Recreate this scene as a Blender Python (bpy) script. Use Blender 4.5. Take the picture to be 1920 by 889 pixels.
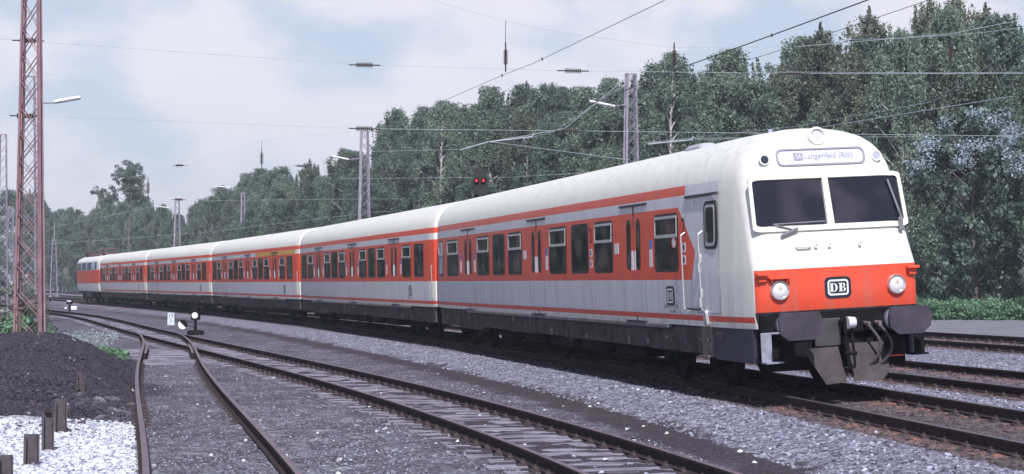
import bpy, math, random
import numpy as np
from mathutils import Vector, Matrix, Euler
R = math.radians
random.seed(7); rng = np.random.default_rng(11)
S = bpy.context.scene
for o in list(bpy.data.objects): bpy.data.objects.remove(o)

# ------------------------------------------------------------------ camera, sky, sun, exposure
F = 3420.0; HZ = 531.0; CAMZ = 1.71
cd = bpy.data.cameras.new('camera'); cam = bpy.data.objects.new('camera', cd); S.collection.objects.link(cam)
cd.sensor_width = 36.0; cd.lens = 36.0 * F / 1920.0; cd.clip_end = 6000; cd.clip_start = 0.5
PITCH = math.atan((HZ - 444.5) / F)
cam.location = (0, 0, CAMZ); cam.rotation_euler = (R(90) + PITCH, 0, 0)
S.camera = cam
def at(px, py, Y):
    """point at ground distance Y seen in the photo's direction px, py"""
    return Vector(((px - 960) / F * Y, Y, CAMZ + (HZ - py) / F * Y))

SUN = Vector((0.045, -0.665, 0.735)).normalized()
SKY_STR = 0.085; CLOUD = (0.64, 0.66, 0.77); SUN_E = 4.6
w = bpy.data.worlds.new('World'); S.world = w; w.use_nodes = True
nt = w.node_tree; nt.nodes.clear()
def wn(t, **k):
    n = nt.nodes.new(t)
    for a, b in k.items(): setattr(n, a, b)
    return n
out = wn('ShaderNodeOutputWorld'); bg = wn('ShaderNodeBackground'); sky = wn('ShaderNodeTexSky')
sky.sky_type = 'NISHITA'; sky.sun_disc = False
sky.sun_elevation = math.asin(SUN.z); sky.sun_rotation = math.atan2(SUN.x, SUN.y)
sky.air_density = 1.0; sky.dust_density = 0.6; sky.ozone_density = 2.0
scl = wn('ShaderNodeVectorMath', operation='SCALE'); scl.inputs['Scale'].default_value = SKY_STR
nt.links.new(sky.outputs[0], scl.inputs[0])
geo = wn('ShaderNodeTexCoord'); mp = wn('ShaderNodeMapping'); mp.inputs['Scale'].default_value = (9.0, 9.0, 15.0); mp.inputs['Location'].default_value = (3.1, 0.4, 1.2)
nt.links.new(geo.outputs['Generated'], mp.inputs[0])
nz = wn('ShaderNodeTexNoise'); nz.inputs['Scale'].default_value = 1.0; nz.inputs['Detail'].default_value = 7; nz.inputs['Roughness'].default_value = 0.52
nt.links.new(mp.outputs[0], nz.inputs['Vector'])
rp = wn('ShaderNodeMapRange'); rp.inputs['From Min'].default_value = 0.40; rp.inputs['From Max'].default_value = 0.60; rp.interpolation_type = 'SMOOTHSTEP'
sx0 = wn('ShaderNodeSeparateXYZ'); nt.links.new(geo.outputs['Generated'], sx0.inputs[0])
ma = wn('ShaderNodeMath', operation='MULTIPLY_ADD'); nt.links.new(sx0.outputs[0], ma.inputs[0]); ma.inputs[1].default_value = -0.22; nt.links.new(nz.outputs['Fac'], ma.inputs[2])
nt.links.new(ma.outputs[0], rp.inputs['Value'])
base = wn('ShaderNodeMix', data_type='RGBA'); base.inputs[0].default_value = 0.62      # thin high veil of cloud over the blue
nt.links.new(scl.outputs[0], base.inputs[6]); base.inputs[7].default_value = (0.65, 0.72, 0.88, 1)
mx = wn('ShaderNodeMix', data_type='RGBA'); mx.inputs[7].default_value = (0.80, 0.79, 0.87, 1)
nt.links.new(rp.outputs[0], mx.inputs[0]); nt.links.new(base.outputs[2], mx.inputs[6])
# the sky is palest near the horizon and a deeper blue overhead
sx = wn('ShaderNodeSeparateXYZ'); nt.links.new(geo.outputs['Generated'], sx.inputs[0])
up = wn('ShaderNodeMapRange'); up.interpolation_type = 'SMOOTHSTEP'; up.inputs['From Min'].default_value = 0.14; up.inputs['From Max'].default_value = 0.55; nt.links.new(sx.outputs[2], up.inputs['Value'])
zen = wn('ShaderNodeMix', data_type='RGBA'); nt.links.new(up.outputs[0], zen.inputs[0]); nt.links.new(mx.outputs[2], zen.inputs[6])
dp = wn('ShaderNodeMix', data_type='RGBA'); dp.inputs[0].default_value = 0.5; nt.links.new(scl.outputs[0], dp.inputs[6]); dp.inputs[7].default_value = (0.17, 0.25, 0.46, 1)
nt.links.new(dp.outputs[2], zen.inputs[7]); nt.links.new(zen.outputs[2], bg.inputs['Color']); bg.inputs['Strength'].default_value = 1.0
nt.links.new(bg.outputs[0], out.inputs[0])
sl = bpy.data.lights.new('sun', 'SUN'); sl.energy = SUN_E; sl.angle = R(0.53); sl.color = (1.0, 0.965, 0.92)
so = bpy.data.objects.new('sun', sl); S.collection.objects.link(so); so.rotation_euler = SUN.to_track_quat('Z', 'Y').to_euler(); so.location = (0, -20, 40)
S.view_settings.view_transform = 'Standard'; S.view_settings.look = 'None'; S.view_settings.gamma = 1; S.view_settings.exposure = 0.16
S.render.engine = 'CYCLES'; S.cycles.max_bounces = 6; S.cycles.transparent_max_bounces = 12; S.cycles.volume_bounces = 0
S.render.resolution_x = 1024; S.render.resolution_y = 474

# ------------------------------------------------------------------ helpers
def mat(name, col, rough=0.6, metal=0.0, spec=0.5, noise=0.0, nscale=8.0, bump=0.0, bscale=60.0, emit=None, emit_s=1.0, coords='Object'):
    m = bpy.data.materials.new(name); m.use_nodes = True
    n = m.node_tree; b = n.nodes['Principled BSDF']
    b.inputs['Base Color'].default_value = (*col, 1); b.inputs['Roughness'].default_value = rough
    b.inputs['Metallic'].default_value = metal; b.inputs['Specular IOR Level'].default_value = spec
    if emit: b.inputs['Emission Color'].default_value = (*emit, 1); b.inputs['Emission Strength'].default_value = emit_s
    tc = n.nodes.new('ShaderNodeTexCoord')
    if noise:
        t = n.nodes.new('ShaderNodeTexNoise'); t.inputs['Scale'].default_value = nscale; t.inputs['Detail'].default_value = 6
        n.links.new(tc.outputs[coords], t.inputs['Vector'])
        r = n.nodes.new('ShaderNodeMapRange'); r.inputs['From Min'].default_value = .3; r.inputs['From Max'].default_value = .7
        r.inputs['To Min'].default_value = 1 - noise; r.inputs['To Max'].default_value = 1 + noise
        n.links.new(t.outputs['Fac'], r.inputs['Value'])
        mm = n.nodes.new('ShaderNodeVectorMath'); mm.operation = 'SCALE'; mm.inputs[0].default_value = col
        n.links.new(r.outputs[0], mm.inputs['Scale']); n.links.new(mm.outputs[0], b.inputs['Base Color'])
    if bump:
        t = n.nodes.new('ShaderNodeTexNoise'); t.inputs['Scale'].default_value = bscale; t.inputs['Detail'].default_value = 4
        n.links.new(tc.outputs[coords], t.inputs['Vector'])
        bb = n.nodes.new('ShaderNodeBump'); bb.inputs['Strength'].default_value = bump; bb.inputs['Distance'].default_value = .02
        n.links.new(t.outputs['Fac'], bb.inputs['Height']); n.links.new(bb.outputs[0], b.inputs['Normal'])
    return m

class MB:
    def __init__(s): s.v = []; s.f = []; s.m = []; s.sm = []
    def add(s, vs, fs, mi=0, smooth=False):
        k = len(s.v); s.v += [tuple(v) for v in vs]; s.f += [tuple(i + k for i in f) for f in fs]; s.m += [mi] * len(fs); s.sm += [smooth] * len(fs); return s
    def box(s, c, d, rot=None, mi=0, bev=0.0):
        x, y, z = d[0] / 2, d[1] / 2, d[2] / 2
        if bev:
            pts = []
            for zz in (-z, -z + bev, z - bev, z):
                e = bev if abs(zz) == z else 0
                a, b = x - e, y - e; q = bev * .7
                pts += [(-a + q, -b, zz), (a - q, -b, zz), (a, -b + q, zz), (a, b - q, zz), (a - q, b, zz), (-a + q, b, zz), (-a, b - q, zz), (-a, -b + q, zz)]
            fs = [tuple(range(7, -1, -1)), tuple(range(24, 32))]
            for k in range(3):
                for i in range(8): j = (i + 1) % 8; fs.append((k * 8 + i, k * 8 + j, k * 8 + 8 + j, k * 8 + 8 + i))
        else:
            pts = [(-x, -y, -z), (x, -y, -z), (x, y, -z), (-x, y, -z), (-x, -y, z), (x, -y, z), (x, y, z), (-x, y, z)]
            fs = [(3, 2, 1, 0), (4, 5, 6, 7), (0, 1, 5, 4), (1, 2, 6, 5), (2, 3, 7, 6), (3, 0, 4, 7)]
        M = (rot.to_matrix() if isinstance(rot, Euler) else rot) if rot is not None else None
        c = Vector(c)
        return s.add([(c + (M @ Vector(p) if M is not None else Vector(p))) for p in pts], fs, mi)
    def cyl(s, p0, p1, r0, r1=None, n=10, mi=0, cap=True, smooth=True):
        p0 = Vector(p0); p1 = Vector(p1); r1 = r0 if r1 is None else r1; d = p1 - p0
        if d.length < 1e-9: return s
        q = d.to_track_quat('Z', 'Y'); k = len(s.v); vs = []
        for p, r in ((p0, r0), (p1, r1)):
            for i in range(n):
                a = 2 * math.pi * i / n; vs.append(p + q @ Vector((r * math.cos(a), r * math.sin(a), 0)))
        s.add(vs, [(i, (i + 1) % n, n + (i + 1) % n, n + i) for i in range(n)], mi, smooth)
        if cap: s.f += [tuple(k + i for i in range(n - 1, -1, -1)), tuple(k + n + i for i in range(n))]; s.m += [mi] * 2; s.sm += [False] * 2
        return s
    def tube(s, pts, r, n=6, mi=0):
        for a, b in zip(pts[:-1], pts[1:]): s.cyl(a, b, r, r, n, mi)
        return s
    def bar(s, p0, p1, wd, th, mi=0):
        p0 = Vector(p0); p1 = Vector(p1); d = p1 - p0
        return s.box((p0 + p1) / 2, (wd, th, d.length), d.to_track_quat('Z', 'Y').to_matrix(), mi)
    def prism(s, poly, fn0, fn1, mi=0, side=None):
        """poly: 2-D points; fn0/fn1 map them to the back and front faces"""
        n = len(poly)
        s.add([fn0(*p) for p in poly] + [fn1(*p) for p in poly], [tuple(range(n, 2 * n))] + [tuple(range(n - 1, -1, -1))], mi)
        k = len(s.v) - 2 * n
        for i in range(n): j = (i + 1) % n; s.f.append((k + i, k + j, k + n + j, k + n + i)); s.m.append(mi if side is None else side); s.sm.append(False)
        return s
    def lathe(s, prof, M, n=20, mi=0):
        """prof: (radius, height) pairs about M's local z"""
        vs = []; k = len(prof)
        for r, h in prof:
            for i in range(n): a = 2 * math.pi * i / n; vs.append(M @ Vector((r * math.cos(a), r * math.sin(a), h)))
        fs = [(j * n + i, j * n + (i + 1) % n, (j + 1) * n + (i + 1) % n, (j + 1) * n + i) for j in range(k - 1) for i in range(n)]
        fs += [tuple(range(n - 1, -1, -1)), tuple((k - 1) * n + i for i in range(n))]
        return s.add(vs, fs, mi, True)
    def mesh(s, name, mats, sharp=35):
        me = bpy.data.meshes.new(name); me.from_pydata(s.v, [], s.f)
        for m in (mats if isinstance(mats, (list, tuple)) else [mats]): me.materials.append(m)
        me.polygons.foreach_set('material_index', s.m); me.polygons.foreach_set('use_smooth', s.sm)
        if any(s.sm) and sharp: me.set_sharp_from_angle(angle=R(sharp))
        me.update(); return me
    def build(s, name, mats, parent=None, sharp=35):
        o = bpy.data.objects.new(name, s.mesh(name, mats, sharp)); S.collection.objects.link(o); o.parent = parent; return o

def tag(o, label=None, cat=None, group=None, kind=None):
    if label: o['label'] = label
    if cat: o['category'] = cat
    if group: o['group'] = group
    if kind: o['kind'] = kind
    return o
def empty(name, loc=(0, 0, 0), rot=(0, 0, 0)):
    o = bpy.data.objects.new(name, None); S.collection.objects.link(o); o.location = loc; o.rotation_euler = rot; o.empty_display_size = .3; return o
def kids(o): return [c for c in ALLK.get(o.name, [])]
def copy_tree(root):
    def rec(o, par):
        c = o.copy(); S.collection.objects.link(c); c.parent = par
        for ch in [x for x in children.get(o.name, [])]: rec(ch, c)
        return c
    children = {}
    for x in bpy.data.objects:
        if x.parent: children.setdefault(x.parent.name, []).append(x)
    return rec(root, None)
def npmesh(name, V, Fq, mats, matidx=None, smooth=False):
    """V (n,3); Fq (m,k) faces with the same k"""
    V = np.asarray(V, np.float32); Fq = np.asarray(Fq, np.int32); m, k = Fq.shape
    me = bpy.data.meshes.new(name); me.vertices.add(len(V)); me.vertices.foreach_set('co', V.ravel())
    me.loops.add(m * k); me.loops.foreach_set('vertex_index', Fq.ravel())
    me.polygons.add(m); me.polygons.foreach_set('loop_start', np.arange(m, dtype=np.int32) * k)
    for a in (mats if isinstance(mats, (list, tuple)) else [mats]): me.materials.append(a)
    if matidx is not None: me.polygons.foreach_set('material_index', np.asarray(matidx, np.int32))
    me.polygons.foreach_set('use_smooth', np.full(m, smooth)); me.update(calc_edges=True); me.validate(); return me
def link(name, me, parent=None):
    o = bpy.data.objects.new(name, me); S.collection.objects.link(o); o.parent = parent; return o
def rrect(x0, x1, z0, z1, r, n=4):
    r = min(r, (x1 - x0) / 2 - 1e-4, (z1 - z0) / 2 - 1e-4); P = []
    for cx, cz, a0 in ((x1 - r, z0 + r, -90), (x1 - r, z1 - r, 0), (x0 + r, z1 - r, 90), (x0 + r, z0 + r, 180)):
        for i in range(n + 1): a = R(a0 + 90 * i / n); P.append((cx + r * math.cos(a), cz + r * math.sin(a)))
    return P
def text_polys(txt, size):
    cu = bpy.data.curves.new('t', 'FONT'); cu.body = txt; cu.size = size; cu.align_x = 'CENTER'; cu.align_y = 'CENTER'; cu.resolution_u = 3
    o = bpy.data.objects.new('t', cu); S.collection.objects.link(o)
    dg = bpy.context.evaluated_depsgraph_get(); me = bpy.data.meshes.new_from_object(o.evaluated_get(dg))
    V = [tuple(v.co) for v in me.vertices]; Fs = [tuple(p.vertices) for p in me.polygons]
    bpy.data.objects.remove(o); bpy.data.curves.remove(cu); bpy.data.meshes.remove(me)
    return V, Fs

# ------------------------------------------------------------------ track geometry (world metres, camera above the origin)
CHAIN = [(3.66, 27.45), (-2.21, 53.19), (-9.13, 78.67), (-17.09, 103.84), (-25.79, 128.76), (-34.68, 153.62), (-40.36, 169.38)]
ANG = [12.84, 15.2, 17.55, 19.23, 19.67, 19.84]
CEN = []
for i, (x, y) in enumerate(CHAIN):
    a = R(12.0 if i == 0 else (ANG[i - 1] + ANG[min(i, 5)]) / 2)
    CEN.append((x + 1.31 * math.cos(a), y + 1.31 * math.sin(a)))
_pts = []
x, y = CEN[0]; a = 9.6
for k in range(14):                                   # onwards, past the camera
    _pts.insert(0, (x, y)) if k == 0 else None
    a -= 0.22; x += 3.5 * math.sin(R(a)); y -= 3.5 * math.cos(R(a)); _pts.insert(0, (x, y))
_pts = _pts + CEN[1:]
x, y = _pts[-1]
for k in range(12): x -= 25 * math.sin(R(19.9)); y += 25 * math.cos(R(19.9)); _pts.append((x, y))
_P = np.array(_pts); _o = np.argsort(_P[:, 1]); _P = _P[_o]
# smooth through the points with a Hermite spline in Y
def hermite(P, q):
    X, Y = P[:, 0], P[:, 1]; sl = np.gradient(X, Y); i = np.clip(np.searchsorted(Y, q) - 1, 0, len(Y) - 2)
    h = Y[i + 1] - Y[i]; t = (q - Y[i]) / h
    return (2 * t**3 - 3 * t**2 + 1) * X[i] + (t**3 - 2 * t**2 + t) * h * sl[i] + (-2 * t**3 + 3 * t**2) * X[i + 1] + (t**3 - t**2) * h * sl[i + 1]
YY = np.arange(-16, 440, 0.5); MX = hermite(_P, YY)
def mainx(q): return np.interp(q, YY, MX)
def maina(q): return np.arctan(-(mainx(np.asarray(q) + .5) - mainx(np.asarray(q) - .5)))      # heading angle
def lat(X, Y): return (mainx(Y) - X) * np.cos(maina(Y))
g = .75
sn = [(-30.47, 120.33), (-16.94, 79.24), (-10.02, 56.02), (-6.29, 43.91), (-3.76, 35.7), (-1.43, 28.01), (-.38, 23.04), (.26, 20.5), (.72, 18.57)]
sf = [(-22.92, 103.14), (-13.18, 70.63), (-9.09, 58.54), (-4.62, 43.91), (-2.1, 36.51), (-.33, 29.67), (.83, 24.99), (1.98, 19.93)]
sc = np.array([(x + g * math.cos(R(16)), y + g * math.sin(R(16))) for x, y in sn] + [(x - g * math.cos(R(16)), y - g * math.sin(R(16))) for x, y in sf])
_cs = np.polyfit(sc[:, 1], sc[:, 0], 4)
def sidx(q):
    q = np.asarray(q, float); v = np.polyval(_cs, np.clip(q, 16, 120)); d0 = np.polyval(np.polyder(_cs), 120.); d1 = np.polyval(np.polyder(_cs), 16.)
    return v + np.where(q > 120, (q - 120) * d0, 0) + np.where(q < 16, (q - 16) * d1, 0)
dl = [(-12.3, 61.3), (-10.53, 51.98), (-9.45, 46.09), (-7.53, 36.51), (-5.98, 29.27), (-4.96, 24.07), (-3.95, 18.89)]
dr = [(-11.57, 64.98), (-9.25, 53.26), (-6.46, 38.91), (-4.62, 30.22), (-3.7, 26.2), (-2.77, 21.95), (-2.07, 18.46)]
dc = np.array([(x + g * math.cos(R(11.5)), y + g * math.sin(R(11.5))) for x, y in dl] + [(x - g * math.cos(R(11.5)), y - g * math.sin(R(11.5))) for x, y in dr]
              + [(sidx(y), y) for y in (74, 77, 80)])
_cdv = np.polyfit(dc[:, 1], dc[:, 0], 4)
def divx(q):
    q = np.asarray(q, float); v = np.polyval(_cdv, np.clip(q, 16, 76)); d1 = np.polyval(np.polyder(_cdv), 16.)
    v = v + np.where(q < 16, (q - 16) * d1, 0); b = np.clip((q - 66) / 9, 0, 1); return v * (1 - b) + sidx(q) * b

ZB_S = np.array([-400, -60, -29, -15.2, -13.8, -12.35, -10.85, -8.4, -4.95, -3.45, -2.1, -.75, .75, 1.75, 2.7, 3.0, 400])
ZB_Z = np.array([.5, .3, .12, .12, .05, .14, .01, -.08, -.02, -.14, -.088, -.078, -.172, -.19, -.41, -.385, -.385])
def pile(X, Y):
    v = X - (divx(Y) - .75)                           # from the left rail of the diverging track
    hy = np.interp(Y, [26.0, 28, 31, 35, 38.5, 42, 46, 50], [0, .13, .36, .66, .93, .95, .40, 0])
    u = np.where(v > -2.2, (v + 2.2) / 2.2, (v + 2.2) / 4.6)
    b = np.clip(1 - u * u, 0, 1)
    return hy * b ** 1.2
def ground(X, Y):
    s = lat(X, Y); z = np.interp(s, ZB_S, ZB_Z)
    z = z + .004 * np.clip(1.5 - np.abs(X - sidx(Y)), 0, .3) / .3
    return z + pile(X, Y) * (s > 2.5)
def gz(x, y): return float(ground(np.array([x]), np.array([y]))[0])

# ------------------------------------------------------------------ ground
def spaced(lo, hi, d, far_lo, far_hi, k=1.12):
    a = list(np.arange(lo, hi, d)); st = d
    while a[-1] < far_hi: st *= k; a.append(a[-1] + st)
    st = d
    while a[0] > far_lo: st *= k; a.insert(0, a[0] - st)
    return np.array(a)
gx = spaced(-13, 12, .09, -900, 1100, 1.045); gy = spaced(17, 52, .10, -60, 3500, 1.035)
GX, GY = np.meshgrid(gx, gy); Xf, Yf = GX.ravel(), GY.ravel()
def vnoise(X, Y, sc, seed=0):
    r = np.random.default_rng(seed); T = r.random((256, 256)); x = X * sc; y = Y * sc
    xi = np.floor(x).astype(int); yi = np.floor(y).astype(int); fx = x - xi; fy = y - yi; fx = fx * fx * (3 - 2 * fx); fy = fy * fy * (3 - 2 * fy)
    t = lambda a, b: T[a % 256, b % 256]
    return (t(xi, yi) * (1 - fx) + t(xi + 1, yi) * fx) * (1 - fy) + (t(xi, yi + 1) * (1 - fx) + t(xi + 1, yi + 1) * fx) * fy - .5
sF = lat(Xf, Yf); Zf = ground(Xf, Yf); PL = pile(Xf, Yf) * (sF > 2.5)
near = (np.abs(Xf) < 30) & (Yf < 110) & (Yf > 5)
n1 = vnoise(Xf, Yf, .9, 1); n2 = vnoise(Xf, Yf, 3.1, 2); n3 = vnoise(Xf, Yf, 9., 3)
def ssm(x, a, b): t = np.clip((x - a) / (b - a), 0, 1); return t * t * (3 - 2 * t)
wob = .35 * n1 + .25 * n2 + .15 * n3
ballast = ssm(sF + wob, -14.2, -13.6) * (1 - ssm(sF + wob, 2.6, 2.85))
dark = ssm(sF + wob, 2.6, 2.85) * (1 - ssm(sF + wob * 1.4, 3.5, 3.95))
dS = np.abs(Xf - sidx(Yf)); dark = np.maximum(dark, .95 * (1 - ssm(dS + .3 * n2, 1.1, 1.5)) * ssm(Yf, 10, 14))
vD = Xf - (divx(Yf) - .75)
coal = np.maximum(ssm(PL + .05 * n2 + .03 * n3, .015, .06), ssm(-vD, -1.1, -.2) * ssm(Yf + 2 * wob, 33.4, 34.2) * (1 - ssm(Yf + 2 * wob, 37.0, 38.2)) * (vD < 1.1 + n2) * .9)
coal = np.where((vD > 0.9 + n2), 0, coal)
lime = (1 - ssm(Yf + 1.2 * wob, 26.8, 27.5)) * (1 - ssm(vD + .9 * wob, -.35, .05)) * ssm(Yf, 8, 12)
lime2 = np.clip(n3 * 3 + n2 * 1.5 - .75, 0, 1) * (np.abs(vD - 1.2) < 2.2) * (Yf < 32) * .5
lime = np.clip(np.maximum(lime, lime2), 0, 1)
grassy = ssm(sF + 5 * n1, 12.5, 15) * ssm(Yf + 3 * wob, 48, 54)
road = ssm(sF + wob * .5, -29.5, -28.5) * (1 - ssm(sF + wob * .5, -15.2, -14.7))
farveg = 1 - ssm(sF + 2 * wob, -29.6, -28.4)
grassy = np.maximum(grassy, farveg)
rust = (np.exp(-((np.abs(sF) - .75) / .38) ** 2) + .7 * np.exp(-((np.abs(sF + 4.2) - .75) / .35) ** 2) + .5 * np.exp(-((np.abs(sF + 11.6) - .75) / .35) ** 2)) * (.55 + 1.2 * n2 + .8 * n1)
rust = np.clip(rust, 0, 1)
four = 0.85 * np.maximum((1 - ssm(np.abs(sF) + .12 * n2, 1.15, 1.45)), .8 * np.maximum(1 - ssm(np.abs(sF + 4.2) + .12 * n2, 1.15, 1.45), 1 - ssm(np.abs(sF + 11.6) + .12 * n2, 1.15, 1.45)))  # mask for the dirty track bed and the painted shade beneath the train
Zf = Zf + near * (.030 * n3 + .03 * n2) * (1 + 1.5 * (coal > .5) - .6 * ballast)
Zf = Zf + (coal > .5) * (PL > .05) * (.12 * vnoise(Xf, Yf, 2.2, 9) + .07 * vnoise(Xf, Yf, 7, 10)) - np.where((np.abs(sF) < 8) & (Yf > 300), 0, 0)
nx, ny = len(gx), len(gy); ii = (np.arange(ny - 1)[:, None] * nx + np.arange(nx - 1)[None, :]).ravel()
me = npmesh('ground', np.stack([Xf, Yf, Zf], 1), np.stack([ii, ii + 1, ii + nx + 1, ii + nx], 1), [], smooth=True)
for nm, arr in (('za', (ballast, dark, lime, coal)), ('zb', (rust, grassy, road, four))):
    at_ = me.attributes.new(nm, 'FLOAT_COLOR', 'POINT'); at_.data.foreach_set('color', np.stack(arr, 1).astype(np.float32).ravel())
def ground_material():
    m = bpy.data.materials.new('ground'); m.use_nodes = True; n = m.node_tree; L = n.links.new; b = n.nodes['Principled BSDF']
    N = n.nodes.new; tc = N('ShaderNodeTexCoord')
    def attr(a):
        t = N('ShaderNodeAttribute'); t.attribute_name = a; s = N('ShaderNodeSeparateColor'); L(t.outputs['Color'], s.inputs[0]); return s, t
    a1, t1 = attr('za'); a2, t2 = attr('zb')
    def stones(scale, c0, c1, c2, grit=.5):
        v = N('ShaderNodeTexVoronoi'); v.inputs['Scale'].default_value = scale; L(tc.outputs['Object'], v.inputs['Vector'])
        s = N('ShaderNodeSeparateColor'); L(v.outputs['Color'], s.inputs[0])
        r = N('ShaderNodeValToRGB'); e = r.color_ramp.elements; e[0].color = (*c0, 1); e[0].position = .05; e[1].color = (*c1, 1); e[1].position = .8
        x = r.color_ramp.elements.new(.97); x.color = (*c2, 1); L(s.outputs[0], r.inputs[0])
        return r.outputs[0], v.outputs['Distance'], s.outputs[1]
    c_y, d_y, _ = stones(26, (.062, .057, .078), (.185, .172, .225), (.38, .37, .43))
    c_b, d_b, _ = stones(17, (.095, .092, .132), (.245, .24, .33), (.44, .44, .55))
    c_k, d_k, _ = stones(34, (.028, .022, .035), (.065, .055, .078), (.12, .11, .14))
    c_d, d_d, _ = stones(45, (.045, .034, .046), (.078, .062, .08), (.15, .13, .16))
    c_l, d_l, _ = stones(15, (.28, .29, .38), (.60, .61, .66), (.70, .70, .71))
    def mixc(f, a, c):
        x = N('ShaderNodeMix'); x.data_type = 'RGBA'; L(f, x.inputs[0]); L(a, x.inputs[6])
        (L(c, x.inputs[7]) if not isinstance(c, tuple) else setattr(x.inputs[7], 'default_value', (*c, 1))); return x.outputs[2]
    def mixf(f, a, c):
        x = N('ShaderNodeMix'); L(f, x.inputs[0]); L(a, x.inputs[2]); L(c, x.inputs[3]); return x.outputs[0]
    nn = N('ShaderNodeTexNoise'); nn.inputs['Scale'].default_value = .9; nn.inputs['Detail'].default_value = 8; nn.inputs['Roughness'].default_value = .65; L(tc.outputs['Object'], nn.inputs['Vector'])
    mr = N('ShaderNodeMapRange'); mr.inputs['From Min'].default_value = .42; mr.inputs['From Max'].default_value = .60; L(nn.outputs['Fac'], mr.inputs['Value'])
    fy = N('ShaderNodeMath'); fy.operation = 'MULTIPLY'; L(mr.outputs[0], fy.inputs[0]); fy.inputs[1].default_value = .75
    col = mixc(fy.outputs[0], c_y, (.075, .062, .085))          # dirt trodden into the yard gravel
    col = mixc(a1.outputs[0], col, c_b); col = mixc(a1.outputs[1], col, c_d)
    nr = N('ShaderNodeTexNoise'); nr.inputs['Scale'].default_value = 6; nr.inputs['Detail'].default_value = 5; L(tc.outputs['Object'], nr.inputs['Vector'])
    c_f, d_f, _ = stones(22, (.040, .032, .036), (.115, .092, .105), (.24, .21, .25))      # grime round the running rails, with the shade under the train painted in
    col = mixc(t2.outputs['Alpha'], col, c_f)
    rr = N('ShaderNodeMath'); rr.operation = 'MULTIPLY'; L(a2.outputs[0], rr.inputs[0]); L(nr.outputs['Fac'], rr.inputs[1])
    rm = N('ShaderNodeMath'); rm.operation = 'MULTIPLY'; rm.use_clamp = True; L(rr.outputs[0], rm.inputs[0]); rm.inputs[1].default_value = 1.7
    col = mixc(rm.outputs[0], col, (.36, .155, .115))
    gcol = N('ShaderNodeValToRGB'); e = gcol.color_ramp.elements; e[0].color = (.05, .07, .045, 1); e[1].color = (.17, .18, .15, 1); e[0].position = .35; e[1].position = .7; L(nr.outputs['Fac'], gcol.inputs[0])
    col = mixc(a2.outputs[1], col, gcol.outputs[0])
    pcol = N('ShaderNodeValToRGB'); e = pcol.color_ramp.elements; e[0].color = (.17, .165, .20, 1); e[1].color = (.27, .265, .31, 1); e[0].position = .3; e[1].position = .7; L(nn.outputs['Fac'], pcol.inputs[0])
    col = mixc(a2.outputs[2], col, pcol.outputs[0])
    col = mixc(t1.outputs['Alpha'], col, c_k); col = mixc(a1.outputs[2], col, c_l)
    L(col, b.inputs['Base Color']); b.inputs['Roughness'].default_value = .9; b.inputs['Specular IOR Level'].default_value = .25
    d = mixf(a1.outputs[0], d_y, d_b); d = mixf(a1.outputs[1], d, d_d); d = mixf(t1.outputs['Alpha'], d, d_k); d = mixf(a1.outputs[2], d, d_l)
    bp = N('ShaderNodeBump'); bp.inputs['Strength'].default_value = .9; bp.inputs['Distance'].default_value = .035; bp.invert = True
    L(d, bp.inputs['Height']); L(bp.outputs[0], b.inputs['Normal'])
    return m
me.materials.append(ground_material())
tag(link('ground', me), kind='structure')

# loose stones: one object per sort, far too many to count
def stone_field(name, label, cat, pts, size, mats, midx, flat=.75):
    n = len(pts); base = np.array([(1, 0, 0), (0, 1, 0), (-1, 0, 0), (0, -1, 0), (0, 0, 1), (0, 0, -1)], float)
    fc = np.array([(0, 1, 4), (1, 2, 4), (2, 3, 4), (3, 0, 4), (1, 0, 5), (2, 1, 5), (3, 2, 5), (0, 3, 5)])
    V = base[None] * (1 + rng.uniform(-.35, .35, (n, 6, 3))) + rng.uniform(-.25, .25, (n, 6, 3))
    q = rng.normal(size=(n, 4)); q /= np.linalg.norm(q, axis=1)[:, None]; a, b, c, d = q.T
    M = np.stack([np.stack([1 - 2 * (c * c + d * d), 2 * (b * c - a * d), 2 * (b * d + a * c)], 1), np.stack([2 * (b * c + a * d), 1 - 2 * (b * b + d * d), 2 * (c * d - a * b)], 1), np.stack([2 * (b * d - a * c), 2 * (c * d + a * b), 1 - 2 * (b * b + c * c)], 1)], 1)
    V = np.einsum('nij,nkj->nki', M, V) * np.array([1, 1, flat]) * size[:, None, None] + pts[:, None, :]
    Fq = (fc[None] + 6 * np.arange(n)[:, None, None]).reshape(-1, 3)
    o = link(name, npmesh(name, V.reshape(-1, 3), Fq, mats, np.repeat(midx, 8))); return tag(o, label, cat, kind='stuff')
stone_m = [mat('stone_a', (.175, .17, .222), .9, spec=.2), mat('stone_b', (.27, .265, .34), .9, spec=.2), mat('stone_c', (.085, .08, .115), .9, spec=.2), mat('stone_d', (.42, .43, .55), .9, spec=.2)]
def on_ground(X, Y, dz=0): return np.stack([X, Y, ground(X, Y) + dz], 1)
def sampleY(n, a, b):   # denser close to the camera
    u = rng.random(n); return 1 / (1 / a + u * (1 / b - 1 / a))
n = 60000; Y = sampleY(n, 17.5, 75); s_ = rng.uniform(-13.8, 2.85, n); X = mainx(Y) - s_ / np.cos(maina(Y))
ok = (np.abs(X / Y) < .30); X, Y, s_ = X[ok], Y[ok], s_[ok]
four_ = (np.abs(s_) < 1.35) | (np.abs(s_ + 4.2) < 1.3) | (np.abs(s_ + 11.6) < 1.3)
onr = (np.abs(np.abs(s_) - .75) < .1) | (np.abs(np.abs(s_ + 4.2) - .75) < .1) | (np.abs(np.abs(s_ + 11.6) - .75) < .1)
ok = ~onr; X, Y, four_ = X[ok], Y[ok], four_[ok]
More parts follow.
